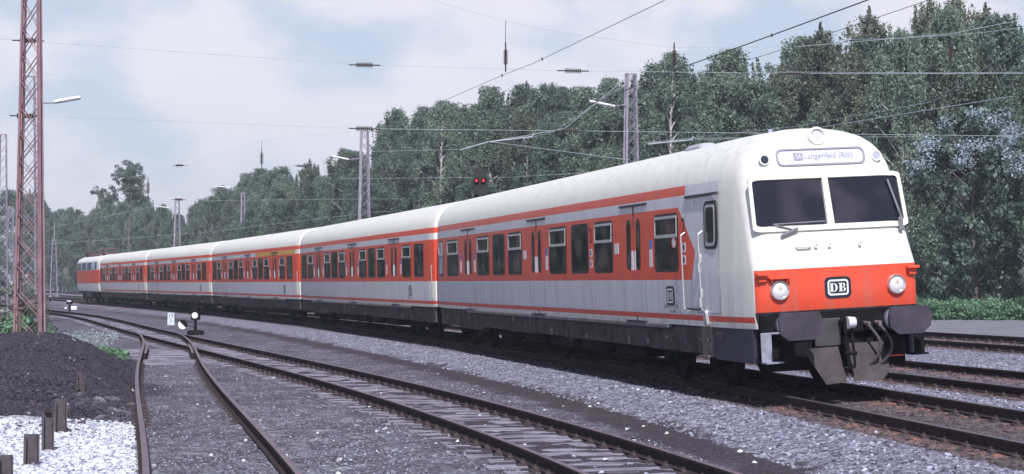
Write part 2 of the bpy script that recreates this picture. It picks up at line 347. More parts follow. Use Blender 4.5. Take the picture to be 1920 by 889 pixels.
stone_field('ballast_stones', 'loose grey crushed stone heaped along and between the main line rails', 'ballast', on_ground(X, Y, -.002), rng.uniform(.018, .040, len(X)), stone_m + [mat('stone_dusty_shaded', (.10, .082, .09), .9, spec=.2), mat('stone_dirty_shaded', (.055, .045, .05), .9, spec=.2)], np.where(four_, 4 + (rng.random(len(X)) < .4), rng.choice(4, len(X), p=[.42, .3, .2, .08])))  # dirty stones round the rails, coloured darker to deepen the train's shade
n = 42000; Y = sampleY(n, 17.2, 60); X = rng.uniform(-.30, .22, n) * Y; s_ = lat(X, Y)
ok = (s_ > 3.6) & ((np.abs(X - sidx(Y)) > 1.0) | (rng.random(n) < .10)) & (pile(X, Y) < .02) & ((X > divx(Y) - .7) | (Y > 45)); X, Y = X[ok], Y[ok]
stone_field('gravel', 'small grey purple gravel spread between the siding tracks', 'gravel', on_ground(X, Y, 0), rng.uniform(.008, .022, len(X)), stone_m, rng.choice(4, len(X), p=[.4, .3, .26, .04]))
n = 30000; Y = rng.uniform(17.2, 27.4, n); X = rng.uniform(-.31, -.15, n) * Y; v = X - (divx(Y) - .75)
ok = (v < -.12) & (rng.random(n) < np.clip((27.6 - Y) / .8, 0, 1)); X, Y = X[ok], Y[ok]
white_m = [mat('white_stone', (.68, .69, .72), .9, spec=.2), mat('pale_stone', (.44, .46, .56), .9, spec=.2), mat('grey_stone', (.22, .22, .32), .9, spec=.2)]
stone_field('white_chippings', 'bright white stone chippings at the foot of the coal heap', 'chippings', on_ground(X, Y, 0), rng.uniform(.014, .042, len(X)), white_m, rng.choice(3, len(X), p=[.5, .26, .24]))
n = 210; Y = sampleY(n, 17.5, 45); X = rng.uniform(-.235, .2, n) * Y
stone_field('scattered_white_stones', 'single white stones strewn over the grey gravel', 'stones', on_ground(X, Y, .01), rng.uniform(.012, .042, len(X)), white_m, rng.choice(2, len(X)))
n = 30000; Y = rng.uniform(24.6, 49, n); X = divx(Y) - .75 - rng.uniform(0.05, 5.6, n); ok = (pile(X, Y) > .03) | (rng.random(n) < .25); X, Y = X[ok], Y[ok]
coal_m = [mat('coal_dark', (.035, .029, .043), .7, spec=.4), mat('coal_brown', (.075, .063, .085), .9, spec=.2), mat('coal_fleck', (.34, .32, .36), .9)]
stone_field('coal_heap_lumps', 'black lumps of coal and cinder with pale flecks on the heap', 'coal', on_ground(X, Y, .0), rng.uniform(.01, .035, len(X)), coal_m, rng.choice(3, len(X), p=[.62, .37, .01]))

n = 900; Y = rng.uniform(25.0, 47, n); X = divx(Y) - .75 - rng.uniform(0.05, 5.6, n) ** 1; ok = (pile(X, Y) > .02) | (rng.random(n) < .3); X, Y = X[ok], Y[ok]
stone_field('coal_lumps', 'larger dark lumps lying on and slipping down the coal heap', 'coal', on_ground(X, Y, .0), rng.uniform(.03, .085, len(X)), coal_m, rng.choice(3, len(X), p=[.55, .44, .01]), flat=.6)
# ------------------------------------------------------------------ railway tracks
def wood(name, c0, c1):
    m = mat(name, c1, .9, spec=.2); n = m.node_tree; N = n.nodes.new; L = n.links.new; b = n.nodes['Principled BSDF']
    tc = N('ShaderNodeTexCoord'); mp = N('ShaderNodeMapping'); mp.inputs['Scale'].default_value = (1.2, 26, 26); L(tc.outputs['Object'], mp.inputs[0])
    oi = N('ShaderNodeObjectInfo'); ad = N('ShaderNodeVectorMath'); ad.operation = 'ADD'; sc_ = N('ShaderNodeVectorMath'); sc_.operation = 'SCALE'; sc_.inputs[0].default_value = (9, 9, 9); L(oi.outputs['Random'], sc_.inputs['Scale']); L(mp.outputs[0], ad.inputs[0]); L(sc_.outputs[0], ad.inputs[1])
    t = N('ShaderNodeTexNoise'); t.inputs['Scale'].default_value = 1; t.inputs['Detail'].default_value = 5; L(ad.outputs[0], t.inputs['Vector'])
    r = N('ShaderNodeValToRGB'); e = r.color_ramp.elements; e[0].position = .36; e[0].color = (*c0, 1); e[1].position = .62; e[1].color = (*c1, 1); L(t.outputs['Fac'], r.inputs[0]); L(r.outputs[0], b.inputs['Base Color'])
    bb = N('ShaderNodeBump'); bb.inputs['Strength'].default_value = .8; bb.inputs['Distance'].default_value = .02; L(t.outputs['Fac'], bb.inputs['Height']); L(bb.outputs[0], b.inputs['Normal']); return m
M_rust = mat('rail_side', (.040, .028, .032), .85, spec=.15, noise=.35, nscale=9); M_top = mat('rail_head', (.15, .13, .145), .35, metal=.4, noise=.15, nscale=4)
M_rtop = mat('rail_head_dull', (.17, .12, .14), .5, metal=.2, noise=.25, nscale=5)
M_wood = wood('sleeper_wood', (.08, .068, .09), (.36, .34, .43)); M_plate = mat('rail_chair', (.062, .045, .05), .8, noise=.3, nscale=15)
M_wood2 = mat('sleeper_wood_dark', (.085, .06, .065), .9, noise=.5, nscale=9, bump=.6, bscale=40)
PROF = [(-.070, -.158), (.070, -.158), (.070, -.148), (.012, -.128), (.009, -.045), (.036, -.034), (.036, -.005), (.028, 0), (-.028, 0), (-.036, -.005), (-.036, -.034), (-.009, -.045), (-.012, -.128), (-.070, -.148)]
def sweep_rail(pts, top):
    mb = MB(); n = len(PROF); P = [Vector(p) for p in pts]
    for i, p in enumerate(P):
        d = (P[min(i + 1, len(P) - 1)] - P[max(i - 1, 0)]); d.z = 0; d.normalize(); r = Vector((d.y, -d.x, 0))
        mb.v += [tuple(p + r * a + Vector((0, 0, b))) for a, b in PROF]
    for i in range(len(P) - 1):
        for j in range(n):
            k = (j + 1) % n; mb.f.append((i * n + j, i * n + k, i * n + n + k, i * n + n + j)); mb.m.append(1 if j in (6, 7, 8) else 0); mb.sm.append(False)
    mb.f += [tuple(range(n)), tuple((len(P) - 1) * n + j for j in range(n - 1, -1, -1))]; mb.m += [0, 0]; mb.sm += [False] * 2
    return mb
def track_frame(cx, Y):
    a = math.atan(-(float(cx(Y + .4)) - float(cx(Y - .4))) / .8); return a
def offset_line(cx, off, zf, Ys):
    """off > 0: towards the right (far) side"""
    o = []
    for Y in Ys:
        a = track_frame(cx, Y); o.append((float(cx(Y)) + off * math.cos(a), Y + off * math.sin(a), zf))
    return o
def sleeper_mesh(L, wd, h, m, gauge, wear, seed, chairs=True, chair_z=0):
    r = random.Random(seed); mb = MB()
    x0 = -L / 2 + r.uniform(-.06, .06); x1 = L / 2 + r.uniform(-.06, .06)
    n = 6; vs = []
    for i in range(n + 1):
        x = x0 + (x1 - x0) * i / n; j = r.uniform(-wear, wear); k = r.uniform(-wear, wear) * .5
        vs += [(x, -wd / 2 + j, -h), (x, wd / 2 + j, -h), (x, wd / 2 + j + k, k), (x, -wd / 2 + j - k, k * .5)]
    fs = [(i * 4 + a, i * 4 + (a + 1) % 4, i * 4 + 4 + (a + 1) % 4, i * 4 + 4 + a) for i in range(n) for a in range(4)] + [(3, 2, 1, 0), tuple(n * 4 + q for q in range(4))]
    mb.add(vs, fs, 0)
    if chairs:
        for sx in (-1, 1):
            mb.box((sx * gauge, 0, .012 + chair_z), (.34, .15, .025), mi=1); 
            for q in (-1, 1): mb.box((sx * gauge + q * .105, 0, .035 + chair_z), (.055, .11, .045), mi=1, bev=.012); mb.cyl((sx * gauge + q * .105, 0, .05 + chair_z), (sx * gauge + q * .105, 0, .085 + chair_z), .018, n=6, mi=1)
    return mb.mesh('sleeper', [m, M_plate])
def make_track(label, cx, near_z, cant, y0, y1, sl_y0, sl_y1, top, wood, sink, step=.65, wear=.01, group='railway tracks', sleeper_len=2.5, rail_len=.0):
    root = empty('railway_track', (float(cx(y0)), y0, near_z)); tag(root, label, 'railway track', group)
    inv = Vector(root.location)
    Ys = list(np.arange(y0, min(y1, 80), 1.0)) + list(np.arange(80, y1, 5.0)) if y1 > 80 else list(np.arange(y0, y1 + .5, 1.0))
    for off, zz in ((-.7525, near_z), (.7525, near_z + cant)):
        pts = [Vector(p) - inv for p in offset_line(cx, off, zz, Ys)]
        sweep_rail(pts, top).build('rail', [M_rust, top], root)
    sm = [sleeper_mesh(sleeper_len, .26, .15, wood, .7525, wear, 50 + q) for q in range(6)]
    Yv = sl_y0; k = 0; rest = []
    while Yv < sl_y1:
        a = track_frame(cx, Yv); p = Vector((float(cx(Yv)), Yv, near_z + cant / 2 - sink))
        if k < 96:
            o = link('sleeper', sm[k % 6], root); o.location = p - inv; o.rotation_euler = (0, -math.atan(cant / 1.5), a + random.uniform(-.02, .02))
        else: rest.append((p - inv, a))
        k += 1; Yv += step * math.cos(a)
    if rest:
        mb = MB()
        for p, a in rest: mb.box(p - Vector((0, 0, .075)), (2.5, .26, .15), Euler((0, -math.atan(cant / 1.5), a)))
        o = mb.build('distant_sleepers', [wood], root); o['kind'] = 'stuff'
    return root
def offx(cx, off): return lambda q: mainx(np.asarray(q)) + (off + np.interp(q, [14, 20, 28, 36], [.62, .42, .10, 0])) / np.cos(maina(q))
make_track('main line track under the train, rusty ballast round its rails', mainx, 0.0, .10, 6, 400, 12, 300, M_top, M_wood2, .176)
make_track('second main track, just beyond the train, with a grey metal sheet strip beside it', offx(mainx, 4.2), .03, .10, 6, 400, 16, 200, M_top, M_wood2, .176)
make_track('rusty far track beside the pale road at the wood', offx(mainx, 11.6), .18, .13, 6, 400, 26, 200, M_rtop, M_wood2, .17)
make_track('siding track on weathered grey wooden sleepers in front of the train', sidx, -.2, 0, 6, 260, 14, 180, M_rtop, M_wood, .172, wear=.03)
def diverging():
    root = empty('railway_track', (float(divx(14.)), 14, -.2)); tag(root, 'rusty siding track curving away between gravel and the coal heap', 'railway track', 'railway tracks'); inv = Vector(root.location)
    Ys = list(np.arange(6, 76, .7))
    for off in (-.7525, .7525):
        sweep_rail([Vector(p) - inv for p in offset_line(divx, off, -.2 if True else 0, Ys if off < 0 else Ys[:-8])], M_rtop).build('rail', [M_rust, M_rtop], root)
    for off, a, b in ((.7525 - .11, 50, 58), (-.7525 + .11, 50, 58)):
        sweep_rail([Vector(p) - inv for p in offset_line(divx, off, -.2, list(np.arange(a, b, .5)))], M_rtop).build('check_rail', [M_rust, M_rtop], root)
    sm = [sleeper_mesh(3.4, .26, .15, M_wood, .7525, .03, 80 + q, chairs=False) for q in range(4)]; sb = [sleeper_mesh(2.5, .26, .15, M_wood2, .7525, .03, 90 + q) for q in range(4)]
    Yv = 27.; k = 0
    while Yv < 58:
        a = track_frame(divx, Yv); far = Yv > 47
        o = link('sleeper', (sm if far else sb)[k % 4], root); o.location = Vector((float(divx(Yv)) + (.3 if far else 0), Yv, -.365 if far else -.398)) - inv; o.rotation_euler = (0, 0, a); k += 1; Yv += .65
    return root
diverging()
# sheet-metal strip in the trough beside the second track, wooden boards by the far rail
M_steel = mat('grey_steel', (.20, .20, .26), .45, metal=.3, noise=.2, nscale=3)
mb = MB(); Ys = list(np.arange(20, 60, 2.0)); cx = offx(mainx, 4.2)
L1 = offset_line(cx, 1.25, .02, Ys); L2 = offset_line(cx, 1.50, .05, Ys)
for a, b, c, d in zip(L1[:-1], L2[:-1], L2[1:], L1[1:]): mb.add([a, b, c, d, *[(p[0], p[1], p[2] - .07) for p in (a, b, c, d)]], [(0, 1, 2, 3), (0, 4, 5, 1), (3, 2, 6, 7), (0, 3, 7, 4), (1, 5, 6, 2)])
tag(mb.build('cable_trough', [mat('trough_lid', (.13, .125, .17), .6, noise=.25, nscale=2)]), 'low dark grey cable trough running along the track beyond the train', 'cable trough')

# ------------------------------------------------------------------ train
M_white = mat('cream_white', (.80, .80, .74), .38, noise=.03, nscale=1.5, spec=.5)
M_rubber = mat('black_rubber', (.012, .012, .016), .5); M_alu = mat('aluminium', (.62, .62, .66), .35, metal=.4)
M_dark = mat('underframe_dark', (.012, .011, .015), .9, spec=.08, noise=.4, nscale=6); M_under = mat('underframe_grime', (.070, .055, .066), .85, spec=.2, noise=.45, nscale=3.5, bump=.3, bscale=20)
M_under2 = mat('underframe_grime_pale', (.17, .14, .15), .8, noise=.45, nscale=6); M_red = mat('orange_red', (.78, .088, .042), .4, noise=.05, nscale=2)
M_navy = mat('logo_dark', (.012, .018, .04), .4); M_logow = mat('logo_white', (.78, .80, .84), .4); M_gutter = mat('door_gutter', (.04, .035, .05), .6)
M_sign = mat('label_white', (.68, .70, .78), .5, noise=.1, nscale=30); M_signb = mat('label_blue', (.10, .20, .50), .5); M_ink = mat('ink', (.02, .02, .035), .6)
M_glasslens = mat('lens', (.75, .75, .78), .08, metal=.0, spec=.8); M_chrome = mat('chrome', (.7, .7, .74), .18, metal=.8)
M_door = mat('door_joint', (.05, .05, .07), .6); M_skirt = mat('cab_skirt', (.035, .030, .060), .45, noise=.15, nscale=3)
def glass_mat(name, seed, tint=(.012, .016, .018), inner=(.10, .085, .08)):
    m = bpy.data.materials.new(name); m.use_nodes = True; n = m.node_tree; b = n.nodes['Principled BSDF']; N = n.nodes.new; L = n.links.new
    tc = N('ShaderNodeTexCoord'); mp = N('ShaderNodeMapping'); mp.inputs['Location'].default_value = (seed * 3.7, 0, seed); mp.inputs['Scale'].default_value = (1.2, 1.2, 1.5); L(tc.outputs['Object'], mp.inputs[0])
    t = N('ShaderNodeTexNoise'); t.inputs['Scale'].default_value = 1.6; t.inputs['Detail'].default_value = .5; L(mp.outputs[0], t.inputs['Vector'])
    r = N('ShaderNodeValToRGB'); e = r.color_ramp.elements; e[0].position = .42; e[0].color = (*tint, 1); e[1].position = .66; e[1].color = (*inner, 1); L(t.outputs['Fac'], r.inputs[0])
    L(r.outputs[0], b.inputs['Base Color']); b.inputs['Roughness'].default_value = .06; b.inputs['Specular IOR Level'].default_value = .10
    return m
M_glass = glass_mat('window_glass', 1); M_glassf = glass_mat('windscreen_glass', 2, (.018, .018, .028), (.045, .038, .055)); M_glassf.node_tree.nodes['Principled BSDF'].inputs['Specular IOR Level'].default_value = .45
M_curtain = mat('pale_blind', (.30, .34, .50), .6, noise=.2, nscale=3)

class NT:
    """tiny node-maths helper for painting livery bands in object coordinates"""
    def __init__(s, name):
        s.m = bpy.data.materials.new(name); s.m.use_nodes = True; s.n = s.m.node_tree; s.b = s.n.nodes['Principled BSDF']
        tc = s.n.nodes.new('ShaderNodeTexCoord'); sp = s.n.nodes.new('ShaderNodeSeparateXYZ'); s.n.links.new(tc.outputs['Object'], sp.inputs[0])
        s.tc = tc; s.u, s.y, s.z = sp.outputs
    def op(s, o, a, b=None):
        t = s.n.nodes.new('ShaderNodeMath'); t.operation = o
        for i, v in enumerate((a, b)):
            if v is None: continue
            if isinstance(v, (int, float)): t.inputs[i].default_value = v
            else: s.n.links.new(v, t.inputs[i])
        return t.outputs[0]
    def gt(s, a, b): return s.op('GREATER_THAN', a, b)
    def lt(s, a, b): return s.op('LESS_THAN', a, b)
    def AND(s, *a):
        r = a[0]
        for x in a[1:]: r = s.op('MULTIPLY', r, x)
        return r
    def band(s, v, a, b): return s.AND(s.gt(v, a), s.lt(v, b))
    def over(s, col, mask, c):
        x = s.n.nodes.new('ShaderNodeMix'); x.data_type = 'RGBA'; s.n.links.new(mask, x.inputs[0])
        if isinstance(col, tuple): x.inputs[6].default_value = (*col, 1)
        else: s.n.links.new(col, x.inputs[6])
        x.inputs[7].default_value = (*c, 1); return x.outputs[2]
    def finish(s, col, rough=.38):
        N = s.n.nodes.new; L = s.n.links.new
        t = N('ShaderNodeTexNoise'); t.inputs['Scale'].default_value = 2.2; t.inputs['Detail'].default_value = 8; t.inputs['Roughness'].default_value = .7
        mp = N('ShaderNodeMapping'); mp.inputs['Scale'].default_value = (1.6, 1, .35); L(s.tc.outputs['Object'], mp.inputs[0]); L(mp.outputs[0], t.inputs['Vector'])
        r = N('ShaderNodeMapRange'); r.inputs['From Min'].default_value = .3; r.inputs['From Max'].default_value = .75; r.inputs['To Min'].default_value = 1.04; r.inputs['To Max'].default_value = .88; L(t.outputs['Fac'], r.inputs['Value'])
        v = N('ShaderNodeVectorMath'); v.operation = 'SCALE'; L(col, v.inputs[0]); L(r.outputs[0], v.inputs['Scale'])
        # rain streaks running down the sides, brake dust low down
        mp2 = N('ShaderNodeMapping'); mp2.inputs['Scale'].default_value = (7, 7, .25); L(s.tc.outputs['Object'], mp2.inputs[0]); t3 = N('ShaderNodeTexNoise'); t3.inputs['Scale'].default_value = 1; t3.inputs['Detail'].default_value = 6; L(mp2.outputs[0], t3.inputs['Vector'])
        lo = N('ShaderNodeMapRange'); lo.inputs['From Min'].default_value = 1.9; lo.inputs['From Max'].default_value = 1.0; lo.inputs['To Min'].default_value = .12; lo.inputs['To Max'].default_value = .55; L(s.z, lo.inputs['Value'])
        hi = N('ShaderNodeMapRange'); hi.inputs['From Min'].default_value = 3.4; hi.inputs['From Max'].default_value = 4.1; hi.inputs['To Min'].default_value = 0; hi.inputs['To Max'].default_value = .30; L(s.z, hi.inputs['Value'])
        r3 = N('ShaderNodeMapRange'); r3.inputs['From Min'].default_value = .45; r3.inputs['From Max'].default_value = .75; L(t3.outputs['Fac'], r3.inputs['Value'])
        mm = s.op('MULTIPLY', r3.outputs[0], s.op('ADD', lo.outputs[0], hi.outputs[0]))
        x = N('ShaderNodeMix'); x.data_type = 'RGBA'; L(mm, x.inputs[0]); L(v.outputs[0], x.inputs[6]); x.inputs[7].default_value = (.25, .21, .20, 1); L(x.outputs[2], s.b.inputs['Base Color'])
        s.b.inputs['Roughness'].default_value = rough; b = N('ShaderNodeBump'); b.inputs['Strength'].default_value = .06; b.inputs['Distance'].default_value = .05
        t2 = N('ShaderNodeTexNoise'); t2.inputs['Scale'].default_value = 1.1; L(s.tc.outputs['Object'], t2.inputs['Vector']); L(t2.outputs['Fac'], b.inputs['Height']); L(b.outputs[0], s.b.inputs['Normal']); return s.m
WHITE = (.84, .83, .79); GREY = (.68, .68, .745); RED = (.78, .088, .042); REDD = (.60, .060, .042); YEL = (.72, .42, .09)
ZS = dict(st0=3.20, st1=3.36, b0=1.79, b1=3.01, l0=1.12, l1=1.21)
def livery(name, cab=False, yellow=False, L=26.0):
    t = NT(name); z, u = t.z, t.u
    col = t.over(WHITE, t.band(z, ZS['l1'], ZS['st0']) if not cab else t.AND(t.band(z, ZS['l1'], ZS['st1']), t.gt(u, 1.42)), GREY)
    if not cab:
        e = t.op('MAXIMUM', t.lt(u, .42), t.gt(u, L - .42)); col = t.over(col, t.AND(e, t.lt(z, ZS['b0'])), WHITE); col = t.over(col, t.AND(e, t.gt(z, ZS['b1'])), WHITE)
    if yellow: col = t.over(col, t.AND(t.band(z, ZS['b1'], ZS['st0']), t.band(u, .5, 10.6)), YEL)
    if not cab:
        col = t.over(col, t.band(z, ZS['b0'], ZS['b1']), RED); col = t.over(col, t.band(z, ZS['st0'], ZS['st1']), RED)
        col = t.over(col, t.band(z, ZS['l0'], ZS['l1']), RED)
    else:
        # side band ends in an arrow towards the cab
        d = t.op('ABSOLUTE', t.op('SUBTRACT', z, 2.25)); lim = t.op('ADD', t.op('MULTIPLY', d, t.op('ADD', .42, t.op('MULTIPLY', t.gt(z, 2.25), .72))), 2.50)
        col = t.over(col, t.AND(t.band(z, ZS['b0'], ZS['b1']), t.gt(u, lim)), RED)
        col = t.over(col, t.AND(t.band(z, ZS['st0'], ZS['st1']), t.gt(u, 3.0)), RED)
        col = t.over(col, t.AND(t.band(z, ZS['l0'], ZS['l1']), t.gt(u, .12)), RED)
        ay = t.op('ABSOLUTE', t.y); fr = t.lt(u, .135)
        col = t.over(col, t.AND(t.band(z, 1.28, 1.915), fr, t.lt(ay, 1.312)), RED)
        col = t.over(col, t.AND(t.lt(z, 1.28), t.lt(u, .09)), (.03, .028, .035))
        e = t.gt(u, L - .42); col = t.over(col, t.AND(e, t.lt(z, ZS['b0'])), WHITE)
    return t.finish(col)
PW = [(1.03, 1.385), (1.2, 1.41), (1.9, 1.415), (3.0, 1.375), (3.32, 1.355), (3.5, 1.325), (3.68, 1.25), (3.82, 1.14), (3.93, .99), (4.01, .81), (4.075, .56), (4.115, .30), (4.13, .03)]
def wz(z): return float(np.interp(z, [a for a, _ in PW], [b for _, b in PW]))
UF = [(1.03, .05), (1.26, .01), (1.28, 0), (1.92, 0), (3.60, .40), (3.80, .47), (3.95, .56), (4.04, .70), (4.10, .95), (4.13, 1.5)]
def ufz(z): return float(np.interp(z, [a for a, _ in UF], [b for _, b in UF]))
def body_mesh(L, cab):
    zs = sorted({a for a, _ in PW} | {1.28, 1.6, 1.92, 2.3, 2.7, 3.15, 3.58, 3.73, 3.75, 3.88, 3.97, 4.045, 4.1} | ({1.26} if cab else set()))
    mb = MB(); rings = []
    for z in zs:
        w_ = wz(z); re = 0 if z < 3.4 else .15 * ((z - 3.4) / .7) ** 2.2
        h = [(L - re, 0), (L - re, w_ * .5), (L - re, w_ * .93), (L - re - .12, w_ * .955), (L - re - .55, w_)]
        if cab:
            uf = ufz(z); r = float(np.interp(z, [1.9, 2.4, 3.6], [.13, .27, .46])); r = min(r, w_ * .6); wf = w_ - .085
            h += [(3.0, w_), (1.9 + max(0, uf - .5) * .5, w_), (uf + r + .65, w_ - .03), (uf + r + .25, wf + .025)]
            for i in range(6): a = R(90 - 90 * i / 5); h.append((uf + r - r * math.cos(R(90 * i / 5) - math.pi / 2 + math.pi / 2) * 0 - r * math.sin(R(90 * i / 5)), wf - r + r * math.cos(R(90 * i / 5))))
            h += [(uf, (wf - r) * .5), (uf, 0)]
        else: h += [(re + .55, w_), (re + .12, w_ * .955), (re, w_ * .93), (re, w_ * .5), (re, 0)]
        ring = h + [(u, -y) for u, y in h[-2:0:-1]]; rings.append([(u, y, z) for u, y in ring])
    n = len(rings[0])
    for r_ in rings: mb.v += r_
    for k in range(len(rings) - 1):
        for i in range(n): j = (i + 1) % n; mb.f.append((k * n + i, k * n + j, (k + 1) * n + j, (k + 1) * n + i)); mb.m.append(0); mb.sm.append(True)
    mb.f += [tuple(range(n - 1, -1, -1)), tuple((len(rings) - 1) * n + i for i in range(n))]; mb.m += [0, 0]; mb.sm += [False, True]
    return mb
def sd(off):  # maps (u, z) to the near side surface, off metres proud of it
    return lambda u, z: (u, wz(z) + off, z)
def side_plate(parent, name, u0, u1, z0, z1, r, t0, t1, m):
    mb = MB(); mb.prism(rrect(u0, u1, z0, z1, r), sd(t0), sd(t1)); return mb.build(name, [m], parent)
def window(parent, u0, u1, sash=True, z0=1.93, z1=2.93, m=None):
    f = side_plate(parent, 'window', u0, u1, z0, z1, .11, -.01, .008, M_rubber)
    g_ = side_plate(f, 'pane', u0 + .07, u1 - .07, z0 + .06, z1 - .05, .06, .0, .011, m or M_glass)
    if sash:
        mb = MB(); zm = z1 - .38
        for a, b, c, d in ((u0 + .05, u1 - .05, z1 - .09, z1 - .045), (u0 + .05, u1 - .05, zm - .035, zm + .02), (u0 + .05, u0 + .07, zm + .02, z1 - .09), (u1 - .07, u1 - .05, zm + .02, z1 - .09)):
            mb.prism([(a, c), (b, c), (b, d), (a, d)], sd(.012), sd(.024))
        mb.build('sash', [M_alu], f)
    return f
def DB(mb, org, ex, ez, en, W, H, off=0.0):
    """emblem: dark plate (mat 0), white ring and letters (mat 1); org centre, ex right, ez up, en outward"""
    org, ex, ez, en = Vector(org), Vector(ex), Vector(ez), Vector(en)
    fn = lambda o: (lambda x, z: org + ex * x + ez * z + en * o)
    mb.prism(rrect(-W / 2, W / 2, -H / 2, H / 2, H * .24), fn(off), fn(off + .010), 0)
    o, i_ = rrect(-W * .40, W * .40, -H * .37, H * .37, H * .16), rrect(-W * .335, W * .335, -H * .285, H * .285, H * .09)
    k = len(o); f1 = fn(off + .014); mb.add([f1(*p) for p in o] + [f1(*p) for p in i_], [(a, (a + 1) % k, k + (a + 1) % k, k + a) for a in range(k)], 1)
    h = H * .205
    def rect(x0, x1, z0, z1): mb.add([f1(x0, z0), f1(x1, z0), f1(x1, z1), f1(x0, z1)], [(0, 1, 2, 3)], 1)
    def bow(xc, zc, rx, rz, t, tz):
        n = 10; A = []; B = []
        for q in range(n + 1): a = R(-90 + 180 * q / n); A.append(f1(xc + rx * math.cos(a), zc + rz * math.sin(a))); B.append(f1(xc + (rx - t) * math.cos(a), zc + (rz - tz) * math.sin(a)))
        mb.add(A + B, [(q, q + 1, n + 2 + q, n + 1 + q) for q in range(n)], 1)
    s_ = W / .41
    rect(-.118 * s_, -.078 * s_, -h, h); rect(-.13 * s_, -.06 * s_, h * .84, h); rect(-.13 * s_, -.06 * s_, -h, -h * .84); bow(-.07 * s_, 0, .062 * s_, h, .032 * s_, h * .13)
    rect(.022 * s_, .062 * s_, -h, h); rect(.008 * s_, .075 * s_, h * .84, h); rect(.008 * s_, .075 * s_, -h, -h * .84); rect(.05 * s_, .08 * s_, -.004, .004)
    bow(.07 * s_, h * .5, .043 * s_, h * .5, .026 * s_, h * .12); bow(.07 * s_, -h * .48, .05 * s_, h * .53, .028 * s_, h * .12)
def textplate(parent, name, txt, size, fn, m):
    V, Fs = text_polys(txt, size); mb = MB(); mb.add([fn(v[0], v[1]) for v in V], Fs); return mb.build(name, [m], parent)
def door(parent, uc):
    d = MB()
    d.prism([(uc - .026, 1.06), (uc + .026, 1.06), (uc + .026, 3.14), (uc - .026, 3.14)], sd(.0), sd(.014))
    dd = d.build('door', [M_door], parent)
    for sx in (-1, 1): 
        a = uc + sx * .30; dw = side_plate(dd, 'door_window', a - .125, a + .125, 1.97, 2.90, .12, -.01, .010, M_rubber)
        side_plate(dw, 'pane', a - .08, a + .08, 2.03, 2.84, .08, .0, .013, M_glass)
        side_plate(dd, 'handle', uc + sx * .085 - .05, uc + sx * .085 + .05, 1.97, 2.32, .01, .0, .009, M_sign)
    g_ = MB(); g_.prism([(uc - .85, 3.13), (uc + .85, 3.13), (uc + .85, 3.17), (uc - .85, 3.17)], sd(.0), sd(.03)); g_.build('gutter', [M_gutter], dd)
    g_ = MB()
    for sx in (-1, 1): g_.prism([(uc + sx * .68 - .004, 1.22), (uc + sx * .68 + .004, 1.22), (uc + sx * .68 + .004, 1.78), (uc + sx * .68 - .004, 1.78)], sd(.0), sd(.003))
    g_.prism([(uc - .62, 1.045), (uc + .62, 1.045), (uc + .62, 1.06), (uc - .62, 1.06)], sd(.0), sd(.05)); g_.build('sill', [M_door], dd)
def stickers(parent, us, w_=.17):
    for a in us: mb = MB(); mb.prism([(a - w_ / 2, 2.02), (a + w_ / 2, 2.02), (a + w_ / 2, 2.33), (a - w_ / 2, 2.33)], sd(0), sd(.004), 0); mb.prism([(a - w_ / 2, 2.34), (a + w_ / 2, 2.34), (a + w_ / 2, 2.50), (a - w_ / 2, 2.50)], sd(0), sd(.004), 1); mb.build('notice_plate', [M_sign, M_signb], parent)
def wheelset(parent, u, r=.46):
    ax = MB(); ax.cyl((u, -.9, .0 + r), (u, .9, r), .07, n=12)
    w0 = ax.build('axle', [M_dark], parent)
    for sy in (-1, 1):
        M = Matrix.Translation((u, sy * .75, r)) @ Matrix.Rotation(R(-90 * sy), 4, 'X')
        wb = MB(); wb.lathe([(r * .98, -.03), (r + .025, -.03), (r + .025, 0), (r, .005), (r, .1), (r * .84, .1), (r * .8, .06), (r * .3, .04), (r * .28, .14), (.02, .15)], M, 28); wb.build('wheel', [M_dark], w0)
def bogie(parent, uc, wb=2.5, r=.46):
    b = MB()
    for sy in (-1, 1):
        b.box((uc, sy * 1.02, .58), (wb + 1.1, .14, .16), bev=.02); b.box((uc, sy * 1.02, .74), (1.1, .16, .2), bev=.03)
        for sx in (-1, 1): b.box((uc + sx * wb / 2, sy * 1.0, .46), (.36, .22, .3), bev=.04); b.cyl((uc + sx * wb / 2 - .3, sy * 1.02, .5), (uc + sx * wb / 2 - .3, sy * 1.02, .8), .09, n=10); b.cyl((uc + sx * wb / 2 + .3, sy * 1.02, .5), (uc + sx * wb / 2 + .3, sy * 1.02, .8), .09, n=10)
    b.box((uc, 0, .68), (.5, 2.0, .22), bev=.03)
    bb = b.build('bogie', [M_dark], parent)
    for sx in (-1, 1): wheelset(bb, uc + sx * wb / 2, r)
